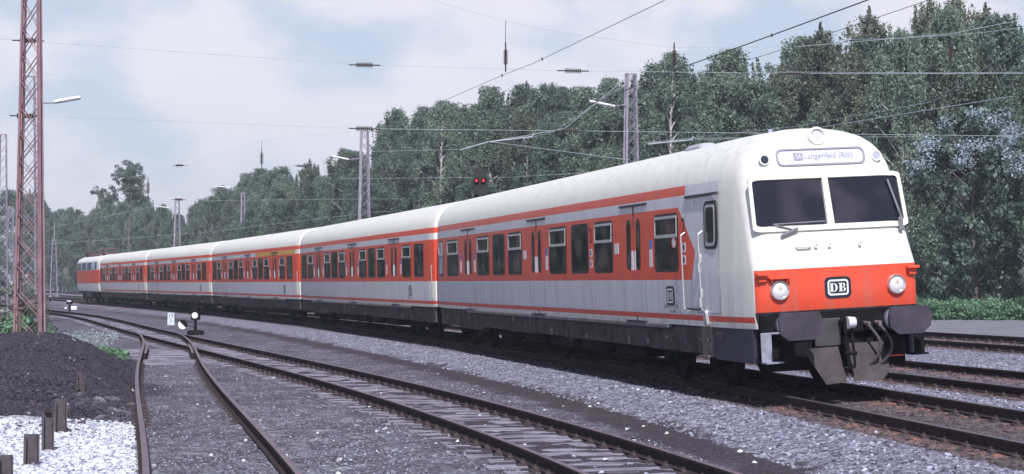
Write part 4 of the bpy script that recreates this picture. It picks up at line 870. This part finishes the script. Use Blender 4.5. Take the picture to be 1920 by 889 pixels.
overhead('twin pale wires running from the lattice mast top down to the left', [(1172, 148, 98), (1060, 240, 99), (1000, 252, 100), (915, 266, 101)], [(1160, 165, 98), (1040, 246, 99), (980, 262, 100)], r=.02, m=M_wire, droppers=1)
def steady(label, pts, Y):
    mb = MB(); mb.tube([at(a, b, Y) for a, b in pts], .022, 6); o = mb.build('steady_arm', [M_wire]); tag(o, label, 'steady arm', 'steady arms of the overhead line')
steady('pale steady arm above the signal', [(862, 281), (915, 266), (998, 256), (1002, 248)], 70); steady('pale steady arm right of the lattice mast', [(1215, 270), (1298, 262), (1300, 255)], 70)
def tube_lamp(label, p0, p1, Y, arm, Ya):
    a, b = at(*p0, Y), at(*p1, Y); root = empty('street_lamp', a); tag(root, label, 'lamp', 'long tube lamps on the masts')
    d = b - a; mb = MB(); mb.box(d / 2, (d.length, .22, .13), Matrix(((d.normalized().x, 0, -d.normalized().z), (0, 1, 0), (d.normalized().z, 0, d.normalized().x))), bev=.045); mb.build('lamp_cover', [M_tube], root)
    mb = MB(); mb.cyl(Vector((0, 0, -.03)) + (d * .1 if arm[0] < p0[0] else d * .9), at(*arm, Ya) - a, .03, n=8); mb.build('arm', [M_mast_g], root)
tube_lamp('long white tube lamp on the big red lattice mast', (98, 191), (150, 182), 63, (74, 193), 63)
tube_lamp('long white tube lamp left of the lattice mast behind the cab', (1105, 189), (1154, 199), 99, (1175, 195), 99.2)
tube_lamp('white tube lamp on the mast left of the signal', (620, 292), (654, 299), 137, (675, 297), 137)
tube_lamp('faint tube lamp beside the slim distant mast', (402, 349), (432, 352), 205, (452, 352), 209)
tube_lamp('small distant tube lamp left of the mast above the fourth carriage', (288, 386), (318, 390), 243, (328, 390), 245)
# colour light signal
mb = MB(); sg = empty('railway_signal', (at(901, 0, 88).x, 88, 0)); tag(sg, 'black railway signal showing two red lights above the train roof', 'signal'); sgz = gz(sg.location.x, 88)
mb.cyl((0, .12, sgz), (0, .12, 7.0), .08, n=12); mb.box((0, .12, 4.5), (.5, .5, .05)); mb.build('post', [M_dark], sg)
mb = MB(); P = rrect(-.335, .335, 5.0, 7.25, .12); mb.prism(P, lambda a, z: (a, .05, z), lambda a, z: (a, .0, z)); bd = mb.build('signal_board', [mat('signal_black', (.012, .012, .014), .6)], sg)
red_on = mat('red_light', (.6, .02, .03), .3, emit=(1, .03, .05), emit_s=.6)
for sx in (-.2, .14):
    M = Matrix.Translation((sx, 0, 6.67)) @ Matrix.Rotation(R(90), 4, 'X')
    h = MB(); h.lathe([(.115, 0), (.125, .10), (.108, .10), (.1, .01)], M, 20); hh = h.build('hood', [M_dark], bd)
    l_ = MB(); l_.lathe([(.075, 0), (.07, .03)], M, 18); l_.build('red_lamp', [red_on], bd)
for sx, z in ((-.2, 5.9), (.14, 5.9), (.0, 5.45)):
    h = MB(); h.lathe([(.10, 0), (.105, .07), (.09, .07), (.08, .01)], Matrix.Translation((sx, 0, z)) @ Matrix.Rotation(R(90), 4, 'X'), 18); h.build('dark_lamp', [M_dark], bd)

# ------------------------------------------------------------------ small railway things
def stake(label, px, py_top, py_bot, Y, wpx):
    x = (px - 960) / F * Y; z0 = gz(x, Y) - .05; h = CAMZ + (HZ - py_top) / F * Y - z0; wd = wpx / F * Y
    mb = MB(); t = .016
    mb.box((0, 0, h / 2), (wd, t, h)); mb.box((-wd / 2 + t / 2, -.05, h / 2), (t, .10 - t, h)); mb.box((wd / 2 - t / 2, -.05, h / 2), (t, .10 - t, h))
    o = mb.build('steel_post', [mat('post_steel', (.085, .07, .085), .6, noise=.35, nscale=12)]); o.location = (x, Y, z0); o.rotation_euler = (R(random.uniform(-1.5, 1.5)), R(random.uniform(-1, 1)), R(22)); tag(o, label, 'steel post', 'steel channel posts in the white chippings')
stake('steel post cut by the left edge of the picture', 12, 852, 905, 19.6, 27)
stake('short steel post between the edge one and the taller post', 60, 813, 862, 21.0, 27)
stake('tallest steel post in the white chippings, with a knob on top', 91, 772, 822, 22.8, 21)
stake('steel post where the coal heap meets the white chippings', 114, 747, 788, 25.6, 22)
stake('small dark stump sticking out of the coal heap', 151, 697, 716, 31.5, 14)
mb = MB(); mb.cyl((0, 0, 0), (0, 0, .05), .045, .02, n=10); o = mb.build('rusty_knob', [M_rust]); par = [x for x in bpy.data.objects if str(x.get('label', '')).startswith('tallest steel post')][0]; o.parent = par; o.location = (0, -.03, max(v.co.z for v in par.data.vertices) + .0)
# post stub by the mast
mb = MB(); q = at(38, 625, 58); zz = gz(q.x, 58); mb.cyl((0, 0, 0), (0, 0, q.z + .75 - zz), .06, n=10); mb.box((0, 0, q.z + .78 - zz), (.28, .2, .08), bev=.02); o = mb.build('lever_post', [mat('post_brown', (.13, .09, .085), .7)]); o.location = (q.x, 58, zz); tag(o, 'brown lever post at the foot of the big red lattice mast', 'post')
# switch stand with lantern and counterweight
q = at(367, 622, 73.5); zz = gz(q.x, q.y); ss = empty('switch_stand', (q.x, q.y, zz)); tag(ss, 'black switch lantern with round white lens and half white counterweight', 'switch lantern')
mb = MB(); mb.box((0, 0, .10), (.62, .4, .2), bev=.04); mb.cyl((0, 0, .1), (0, 0, .62), .07, .055, n=12); mb.build('stand', [M_dark], ss)
mb = MB(); mb.box((0, 0, .80), (.34, .30, .36), bev=.03); mb.lathe([(.16, .98), (.10, 1.04), (.05, 1.08)], Matrix.Identity(4), 14); ln = mb.build('lantern', [M_dark], ss)
mb = MB(); mb.lathe([(.125, 0), (.125, .02)], Matrix.Translation((.0, -.15, .80)) @ Matrix.Rotation(R(90), 4, 'X'), 22); mb.build('lens', [mat('opal_lens', (.85, .84, .86), .3)], ln)
mb = MB(); mb.bar((0, -.05, .30), (-.42, -.05, .42), .04, .03); lv = mb.build('lever', [M_dark], ss)
M = Matrix.Translation((-.50, -.06, .45)) @ Matrix.Rotation(R(90), 4, 'X'); 
def halfdisc(a0, m, nm):
    mb = MB(); pts = [(0, 0)] + [(.185 * math.cos(R(a0 + 180 * i / 14)), .185 * math.sin(R(a0 + 180 * i / 14))) for i in range(15)]
    mb.prism(pts[1:], lambda a, z: (-.50 + a, -.02, .43 + z), lambda a, z: (-.50 + a, -.09, .43 + z)); mb.build(nm, [m], ss)
halfdisc(-45, M_dark, 'counterweight_black_half'); halfdisc(135, mat('weight_white', (.88, .88, .88), .5), 'counterweight_white_half')
# white marker stone
q = at(321, 604, 91); zz = gz(q.x, q.y); nb = empty('marker_stone', (q.x, q.y, zz)); tag(nb, 'small white marker board with dark figures left of the switch lantern', 'marker stone')
mb = MB(); P = [(-.18, 0), (.18, 0), (.155, .62), (-.155, .62)]; mb.prism(P, lambda a, z: (a, .1, z), lambda a, z: (a, 0, z)); mb.build('stone', [mat('marker_white', (.62, .70, .80), .6, noise=.2, nscale=8)], nb)
textplate(nb, 'figures', '12', .24, lambda x, y: (x, -.004, .46 + y), M_ink); textplate(nb, 'figures', '1', .26, lambda x, y: (x, -.004, .22 + y), M_ink)
# dwarf signal far left
q = at(131, 582, 128); zz = gz(q.x, q.y); ds = empty('switch_stand', (q.x, q.y, zz)); tag(ds, 'distant switch lantern with white counterweight in front of the locomotive', 'switch lantern')
mb = MB(); mb.cyl((0, 0, 0), (0, 0, .6), .07, n=8); mb.build('stand', [M_dark], ds); mb = MB(); mb.box((0, 0, .80), (.36, .3, .36), bev=.03); l_ = mb.build('lantern', [M_dark], ds); mb = MB(); mb.box((0, -.16, .84), (.3, .02, .1)); mb.build('lens', [M_sign], l_)
mb = MB(); mb.box((.32, -.05, .34), (.42, .12, .28), bev=.04); mb.box((-.25, -.05, .34), (.16, .1, .16), bev=.03); mb.build('counterweight', [mat('weight_white2', (.85, .85, .85), .5)], ds)

# ------------------------------------------------------------------ trees and plants
def leaf_mat(name, c0, c1, trans=.25, lo=.5, hi=1.0):
    m = bpy.data.materials.new(name); m.use_nodes = True; n = m.node_tree; b = n.nodes['Principled BSDF']; N = n.nodes.new; L = n.links.new
    gi = N('ShaderNodeNewGeometry'); oi = N('ShaderNodeObjectInfo'); tc = N('ShaderNodeTexCoord')
    t = N('ShaderNodeTexNoise'); t.inputs['Scale'].default_value = .7; t.inputs['Detail'].default_value = 3; L(tc.outputs['Object'], t.inputs['Vector'])
    a = N('ShaderNodeMath'); a.operation = 'MULTIPLY_ADD'; L(gi.outputs['Random Per Island'], a.inputs[0]); a.inputs[1].default_value = .55; L(t.outputs['Fac'], a.inputs[2])
    a2 = N('ShaderNodeMath'); a2.operation = 'MULTIPLY_ADD'; L(oi.outputs['Random'], a2.inputs[0]); a2.inputs[1].default_value = .35; L(a.outputs[0], a2.inputs[2])
    r = N('ShaderNodeValToRGB'); e = r.color_ramp.elements; e[0].position = lo; e[0].color = (*c0, 1); e[1].position = hi; e[1].color = (*c1, 1); 
    s_ = N('ShaderNodeMath'); s_.operation = 'SUBTRACT'; L(a2.outputs[0], s_.inputs[0]); s_.inputs[1].default_value = .12; L(s_.outputs[0], r.inputs[0])
    L(r.outputs[0], b.inputs['Base Color']); b.inputs['Roughness'].default_value = .5; b.inputs['Specular IOR Level'].default_value = .35
    tr = N('ShaderNodeBsdfTranslucent'); L(r.outputs[0], tr.inputs['Color']); mx_ = N('ShaderNodeMixShader'); mx_.inputs[0].default_value = trans
    o = n.nodes['Material Output']; L(b.outputs[0], mx_.inputs[1]); L(tr.outputs[0], mx_.inputs[2]); L(mx_.outputs[0], o.inputs['Surface']); return m
M_leafA = leaf_mat('leaf_birch', (.062, .100, .080), (.225, .295, .235)); M_leafB = leaf_mat('leaf_dark', (.046, .080, .070), (.175, .245, .205)); M_leafC = leaf_mat('leaf_pale', (.19, .24, .27), (.40, .47, .56), .15)
M_leafG = leaf_mat('leaf_ground', (.065, .135, .085), (.17, .30, .18), .3, .25, .75); M_leafR = leaf_mat('leaf_brownish', (.065, .082, .065), (.21, .24, .185)); M_leafS = leaf_mat('weed_pale', (.17, .21, .22), (.38, .43, .46), .2, .3, .8)
M_bark = mat('bark_grey', (.12, .11, .11), .9, noise=.4, nscale=4); M_birch = mat('bark_birch', (.50, .48, .48), .8, noise=.45, nscale=5)
def leaves_np(C, rad, nper, size, r, flat=.75, droop=0):
    n = len(C) * nper; c = np.repeat(C, nper, 0); rr = np.repeat(rad, nper)
    d = r.normal(size=(n, 3)); d /= np.linalg.norm(d, axis=1)[:, None]; rad_ = rr * (r.random(n) ** .45)
    p = c + d * rad_[:, None] * np.array([1, 1, flat]); 
    if droop: p[:, 2] -= droop * r.random(n) ** 2
    a = r.normal(size=(n, 3)) + np.array([0, 0, .3]); a /= np.linalg.norm(a, axis=1)[:, None]; t = np.cross(a, r.normal(size=(n, 3))); t /= np.linalg.norm(t, axis=1)[:, None]; bt = np.cross(a, t)
    s_ = size * r.uniform(.45, 1.0, n) ** 1 * np.where(r.random(n) < .15, 1.7, 1); V = np.stack([p - t * s_[:, None], p + bt * s_[:, None] * .6, p + t * s_[:, None], p - bt * s_[:, None] * .6], 1)
    return V.reshape(-1, 3), np.arange(n * 4).reshape(-1, 4)
def crown_mesh(H, Rw, base, seed, m, ncl=150, nper=70, size=.15, shape=1.0, droop=.35, top_pow=.6):
    r = np.random.default_rng(seed); C = []; rad = []
    nb = 40                                             # boughs, each a loose cloud of small leaf clumps
    for b in range(nb):
        t = (b + r.random()) / nb; z = base + (H - base) * t ** .85
        env = Rw * min(1.0, (t + .12) * 3.0) ** .5 * max(.0, 1 - max(0, t - .35) ** 1.7 * 2.0) ** .8
        a = b * 2.4 + r.uniform(-.5, .5); q = env * r.uniform(.30, .98); c = np.array([q * np.cos(a), q * np.sin(a), z]); br = Rw * r.uniform(.18, .42) * (1 - .35 * t)
        k = ncl // nb; d = r.normal(size=(k, 3)); d /= np.linalg.norm(d, axis=1)[:, None]; d *= (r.random((k, 1)) ** .4) * br * np.array([1, 1, .85])
        P = c + d; P[:, 2] = np.clip(P[:, 2], base * .6, H)
        C += list(P); rad += list(r.uniform(.10, .24, k) * Rw / 3 * 2.0 * (1 - .3 * t))
    for b in range(9):                                  # thin leaders and side sprays
        a = r.uniform(0, 6.28); q = Rw * r.uniform(0, .6); x, y = q * np.cos(a), q * np.sin(a); z1 = H * (r.uniform(.93, 1.06) - .22 * q / Rw)
        for j in range(9): C.append((x * (1 + .04 * j), y, z1 - .22 * j)); rad.append(.07 + .04 * j)
    C = np.array(C); V, Fq = leaves_np(C, np.array(rad), nper, size, r, droop=droop)
    V[:, 2] = np.maximum(V[:, 2], .1)
    return npmesh('crown', V, Fq, [m]), C
def trunk_mesh(H, seed, m, C, r0=.17, lean=.4):
    rr = random.Random(seed); mb = MB(); pts = []; n = 8
    ax, ay = rr.uniform(-lean, lean), rr.uniform(-lean, lean)
    for i in range(n + 1): t = i / n; pts.append(Vector((ax * t * t + .12 * math.sin(5 * t + seed), ay * t * t, H * .96 * t)))
    for i in range(n): mb.cyl(pts[i], pts[i + 1], r0 * (1 - .88 * i / n), r0 * (1 - .88 * (i + 1) / n), 7, cap=False)
    for c in C[::5]:
        c = Vector(c); z = max(.8, c.z - abs(rr.uniform(.4, 1.6)) - .35 * Vector((c.x, c.y)).length); k = min(n - 1, max(0, int(z / (H * .96) * n))); tt = min(1, max(0, z / (H * .96) * n - k)); s_ = pts[k].lerp(pts[k + 1], tt)
        mid = s_.lerp(c, .5) + Vector((0, 0, .15)); mb.cyl(s_, mid, .045, .03, 5, cap=False); mb.cyl(mid, c, .03, .012, 5, cap=False)
    return mb.mesh('trunk', [m])
protos = []
spec = [(14, 3.3, 2.0, M_leafA, M_birch, .6), (14, 3.6, 1.2, M_leafB, M_bark, .35), (13, 2.9, 3.0, M_leafA, M_birch, .8), (14, 3.5, 1.5, M_leafB, M_bark, .4), (12, 3.2, .8, M_leafA, M_bark, .5), (14, 3.0, 2.4, M_leafR, M_birch, .7), (13, 3.4, .6, M_leafB, M_bark, .35)]
for i, (H, Rw, base, lm, bm, dr_) in enumerate(spec):
    cm, C = crown_mesh(H, Rw, base, 31 + i * 7, lm, ncl=720, nper=46, size=.080, droop=dr_); protos.append((H, cm, trunk_mesh(H, 3 + i, bm, C[::4])))
def tree(x, y, H, k, label, group=None, sx=1.0, name='tree'):
    Hp, cm, tm = protos[k]; z0 = gz(x, y); root = empty(name, (x, y, z0 - .1), (0, 0, random.uniform(0, 6.28))); s_ = H / Hp; root.scale = (s_ * sx, s_ * sx, s_)
    tag(root, label, 'tree', group); link('trunk', tm, root); link('crown', cm, root); return root
EDGE = np.array([(1990, 78), (1880, 89), (1720, 96), (1560, 101), (1416, 106), (1230, 114), (1044, 122), (900, 134), (771, 146), (660, 166), (580, 182), (500, 205), (428, 228), (360, 250), (301, 270), (230, 295), (158, 315), (100, 330), (40, 345)], float)
SKY = np.array([(2050, 60), (1960, 55), (1900, 75), (1860, 60), (1780, 22), (1720, 55), (1660, 60), (1600, 75), (1530, 95), (1470, 130), (1400, 110), (1340, 160), (1265, 118), (1200, 165), (1150, 152), (1080, 178), (1000, 185), (930, 190), (830, 200), (760, 212), (720, 245), (660, 285), (600, 330), (550, 320), (490, 322), (450, 350), (390, 360), (350, 410), (300, 395), (260, 370), (235, 380), (200, 375), (160, 400), (130, 395), (90, 405), (60, 370), (0, 350), (-60, 350)], float)[::-1]
LAND = [(1990, 'outside the right edge'), (1880, 'at the right edge of the wood'), (1785, 'under the rightmost insulator'), (1690, 'right of the cab roof'), (1600, 'behind the cab roof'), (1490, 'above the cab, by the dark insulator'), (1340, 'right of the cab-side mast'), (1183, 'behind the cab-side mast'), (1100, 'under the tube lamp by the mast'), (1000, 'right of the red signal'), (901, 'directly behind the red signal'), (800, 'left of the red signal'), (683, 'behind the mast left of the signal'), (600, 'above the third carriage front'), (490, 'behind the third carriage roof'), (400, 'above the fourth carriage'), (333, 'behind the distant mast'), (260, 'behind the last carriage'), (190, 'behind the locomotive'), (120, 'left of the locomotive'), (40, 'behind the red mast')]
def near_land(px): return min(LAND, key=lambda a: abs(a[0] - px))[1]
order = EDGE[::-1]
used_lab = {}
adjs = ['broad', 'slender', 'drooping', 'bushy', 'ragged', 'dense', 'loose', 'rounded', 'feathery', 'uneven', 'leaning', 'full']
def ulabel(base_, px):
    k = near_land(px); i = used_lab.get((base_, k), 0); used_lab[(base_, k)] = i + 1
    return f'{adjs[i % len(adjs)]} {base_} {k}'
px = 1990.
rr = random.Random(4)
while px > 60:
    Y = float(np.interp(px, order[:, 0], order[:, 1])); st = 3420 / Y
    for row, (dy, hf) in enumerate(((2, .82), (6, .96), (10, 1.04), (14, 1.05))):
        p = px + rr.uniform(-1, 1) * st * 1.1; yy = Y + dy + rr.uniform(-1.5, 1.5); X = (p - 960) / F * yy
        top = float(np.interp(p, SKY[:, 0], SKY[:, 1])); H = CAMZ + (HZ - top) * yy / F; H *= hf * (rr.uniform(.86, 1.0) if row < 2 else rr.uniform(.91, 1.04))
        if row == 0: H *= rr.uniform(.8, 1)
        k = rr.choice([0, 1, 3, 4, 6, 1, 6] if row == 0 else [0, 2, 5, 0, 3, 2, 4])
        if row == 0: lab, grp = ulabel('green tree at the wood edge', p), 'trees at the edge of the wood'
        else: lab, grp = ('green treetop showing above the front row of the wood' if row == 1 else 'treetop on the skyline at the back of the wood'), ('second row of the wood' if row == 1 else 'skyline trees of the wood')
        tree(X, yy, max(H, 5), k, lab, grp, sx=rr.uniform(.85, 1.15) if row < 2 else rr.uniform(.80, 1.05))
    px -= st * rr.uniform(2.0, 2.8)
# conspicuous single trees
q = at(240, 294, 262); lt = empty('tree', (q.x, 262, gz(q.x, 262))); tag(lt, 'tall lone tree rising above the others left of centre, behind the train end', 'tree'); Hh = q.z
r = np.random.default_rng(12); C = []; rd = []
for cx_, cz_, rx_, n_ in ((0, 2.6, 2.3, 90), (.5, 4.6, 1.9, 60), (-2.6, 5.6, 1.5, 30), (-4.3, 5.3, 1.0, 14), (1.4, 6.2, 1.2, 26), (-.8, 7.5, 1.0, 20)):
    d = r.normal(size=(n_, 3)); d /= np.linalg.norm(d, axis=1)[:, None]; d *= (r.random((n_, 1)) ** .4) * rx_; C += list(d * [1, 1, .8] + [cx_, 0, Hh - cz_]); rd += list(r.uniform(.3, .65, n_))
C = np.array(C); C[:, 2] = np.minimum(C[:, 2], Hh - .3); V, Fq = leaves_np(C, np.array(rd), 60, .13, r); link('crown', npmesh('crown', V, Fq, [M_leafB]), lt); link('trunk', trunk_mesh(Hh - 2, 5, M_bark, C[::3], r0=.3), lt)
for (a, t_, Y, l_) in ((1262, 100, 109, 'tall birch with pale trunk just right of the lattice mast, topping the skyline'), (1690, 60, 95, 'birch with a bright white trunk above the right corner of the cab'), (1785, 15, 96, 'highest birch of the wood, behind the rightmost hanging insulator'), (830, 190, 141, 'pointed birch left of the red signal on the skyline')):
    q = at(a, t_, Y); tree(q.x, Y, q.z, 2, l_, sx=.75)
mb = MB()
for a, y0, y1, Y, l_ in ((1688, 120, 215, 96.5, 'bare white birch trunk in front of the wood above the cab'), (1268, 165, 250, 112, 'bare white birch trunk right of the lattice mast')):
    t_ = empty('birch_tree', at(a, 0, Y)); t_.location.z = gz(t_.location.x, Y); tag(t_, l_, 'tree'); hz = at(a, y0, Y).z - t_.location.z
    mb = MB(); mb.tube([(.35, 0, 0), (.15, 0, hz * .5), (0, 0, hz * .8), (-.08, 0, hz)], .055, 8); mb.build('trunk', [M_birch], t_)
    r = np.random.default_rng(a); C = np.stack([r.normal(0, .8, 26), r.normal(0, .8, 26), hz + r.uniform(-1.6, 1.7, 26)], 1); V, Fq = leaves_np(C, np.full(26, .5), 60, .12, r, droop=.5); link('crown', npmesh('crown', V, Fq, [M_leafA]), t_)
# silvery shrub-like tree on the right
pc, C = crown_mesh(10, 3.9, .5, 77, M_leafB, 210, 90, .12, droop=.2); pt = trunk_mesh(9.5, 77, M_bark, C)
q = at(1825, 210, 84); rt = empty('silver_leaved_tree', (q.x, 84, gz(q.x, 84) - .1)); tag(rt, 'broad low tree with silvery blue top leaves at the right', 'tree'); s_ = (q.z) / 10; rt.scale = (s_, s_, s_)
link('trunk', pt, rt); link('crown', pc, rt)
r = np.random.default_rng(5); th_ = r.uniform(0, 6.28, 60); qr = 3.0 * r.random(60) ** .5; C2 = np.stack([qr * np.cos(th_), qr * np.sin(th_) - .6, 9.9 - .32 * qr ** 2 * .8 + r.uniform(-1.0, .3, 60)], 1)
V, Fq = leaves_np(C2, np.full(60, .55), 120, .065, r); link('silvery_leaves', npmesh('silvery_leaves', V, Fq, [M_leafC]), rt)
# left-hand trees: the wood on the near side of the line, seen at the left edge and mirrored in the windows
for i, (x, y, H, k) in enumerate([(-95, 330, 17, 1), (-88, 318, 18, 3), (-82, 310, 17, 6), (-60, 205, 10.5, 1), (-66, 212, 12, 3), (-72, 220, 12.5, 6), (-56, 196, 7, 4), (-52, 160, 9, 1), (-56, 150, 10, 3), (-52, 135, 10, 6), (-50, 120, 11, 1), (-48, 106, 11, 0), (-44, 95, 11, 3), (-42, 84, 10, 4), (-40, 74, 11, 6), (-38, 64, 10, 1), (-37, 54, 11, 3), (-36, 44, 10, 0), (-34, 34, 10, 4)]):
    tree(x, y, H, k, 'dark green tree beyond the masts at the left edge' if i < 8 else 'tree of the wood on the near side of the line', 'trees left of the tracks', sx=1.15)
for i in range(30):
    y = 52 + i * 8.5; tree(-.325 * y - (6 if y < 110 else 2.5) - rr.uniform(0, 3), y, rr.uniform(10, 13), rr.choice([1, 3, 4, 6]), 'tree of the wood on the near side of the line', 'trees left of the tracks', sx=1.3)
def shrub(name, label, cat, C, rad, nper, size, m, kind=None, group=None, seed=1):
    r = np.random.default_rng(seed); V, Fq = leaves_np(C, rad, nper, size, r, flat=.8); o = link(name, npmesh(name, V, Fq, [m])); return tag(o, label, cat, group, kind)
# understorey along the foot of the wood
r = np.random.default_rng(9); n = 1500; u = r.random(n); pxs = 700 + u * 1330; Ys = np.interp(pxs, order[:, 0], order[:, 1]) - 3.6 + r.uniform(-2.2, .8, n); Xs = (pxs - 960) / F * Ys
Zs = ground(Xs, Ys) + r.uniform(.1, .95, n) * np.clip((Ys - np.interp(pxs, order[:, 0], order[:, 1]) + 6.2) / 2.2, .25, 1)
shrub('undergrowth', 'bright green undergrowth between the pale road and the wood', 'undergrowth', np.stack([Xs, Ys, Zs], 1), r.uniform(.25, .5, n), 80, .08, M_leafG, 'stuff')
n = 700; pxs = 100 + r.random(n) * 1900; Ys = np.interp(pxs, order[:, 0], order[:, 1]) + r.uniform(-1, 5, n); Xs = (pxs - 960) / F * Ys; Zs = ground(Xs, Ys) + r.uniform(.4, 3.4, n)
shrub('wood_understorey', 'dark leafy understorey filling the foot of the wood', 'undergrowth', np.stack([Xs, Ys, Zs], 1), r.uniform(.6, 1.2, n), 70, .14, M_leafB, 'stuff', seed=4)
n = 420; pxs = r.uniform(1690, 2040, n); Ys = 79.6 + r.uniform(-1.2, 1.0, n); Xs = (pxs - 960) / F * Ys; Zs = ground(Xs, Ys) + r.uniform(.05, .85, n) * (1 - .3 * np.abs(Ys - 79.6))
shrub('bramble_undergrowth', 'low bright green bramble growth at the right between the road and the silver leaved tree', 'undergrowth', np.stack([Xs, Ys, Zs], 1), r.uniform(.2, .42, n), 90, .07, M_leafG, 'stuff', seed=14)
# weeds and shrubs at the left
for i, (x, y, H, w_, m, lab) in enumerate([(-20.8, 74, 1.9, 1.5, M_leafR, 'olive brown shrub at the left edge, behind the red mast legs'), (-23.5, 85, 2.3, 1.9, M_leafR, 'larger olive shrub at the left, touching the mast'), (-17.6, 66, .9, .9, M_leafG, 'low green weeds at the left edge below the shrubs')]):
    r = np.random.default_rng(60 + i); nn = 34; a = r.uniform(0, 6.28, nn); q_ = w_ * r.random(nn) ** .5; z_ = gz(x, y) + r.uniform(.05, 1, nn) * H * (1 - .5 * (q_ / w_) ** 2)
    shrub('shrub', lab, 'shrub', np.stack([x + q_ * np.cos(a), y + q_ * np.sin(a), z_], 1), r.uniform(.25, .5, nn), 90, .075, m, seed=i)
r = np.random.default_rng(77); n = 620; Ys = r.uniform(50, 70, n); Xs = np.array([divx(q) for q in Ys]) - .75 - r.uniform(.9, 8, n) ** 1; ok = (pile(Xs, Ys) < .25); Xs, Ys = Xs[ok], Ys[ok]
shrub('pale_weeds', 'pale bluish grass and weeds behind the coal heap', 'grass', np.stack([Xs, Ys, ground(Xs, Ys) + .16], 1), r.uniform(.12, .3, len(Xs)), 60, .035, M_leafS, 'stuff', seed=8)
n = 150; t_ = r.random(n); Ys = 56 - 9 * t_ + r.normal(0, .7, n); Xs = -14.4 + 4.2 * t_ + r.normal(0, .25, n)
shrub('green_weeds', 'fresh green weeds running down behind the coal heap to the gravel', 'weeds', np.stack([Xs, Ys, ground(Xs, Ys) + .15], 1), r.uniform(.12, .28, n), 60, .045, M_leafG, 'stuff', seed=3)

# ------------------------------------------------------------------ air: thin summer haze that pales the far trees
hb = MB(); hb.box((0, 600, 29.0), (2400, 1700, 62.0)); hz_ = bpy.data.materials.new('haze'); hz_.use_nodes = True; n = hz_.node_tree; n.nodes.remove(n.nodes['Principled BSDF'])
pv = n.nodes.new('ShaderNodeVolumePrincipled'); pv.inputs['Density'].default_value = .0005; pv.inputs['Color'].default_value = (.80, .86, 1.0, 1); n.links.new(pv.outputs[0], n.nodes['Material Output'].inputs['Volume'])
tag(hb.build('haze', [hz_]), kind='stuff')
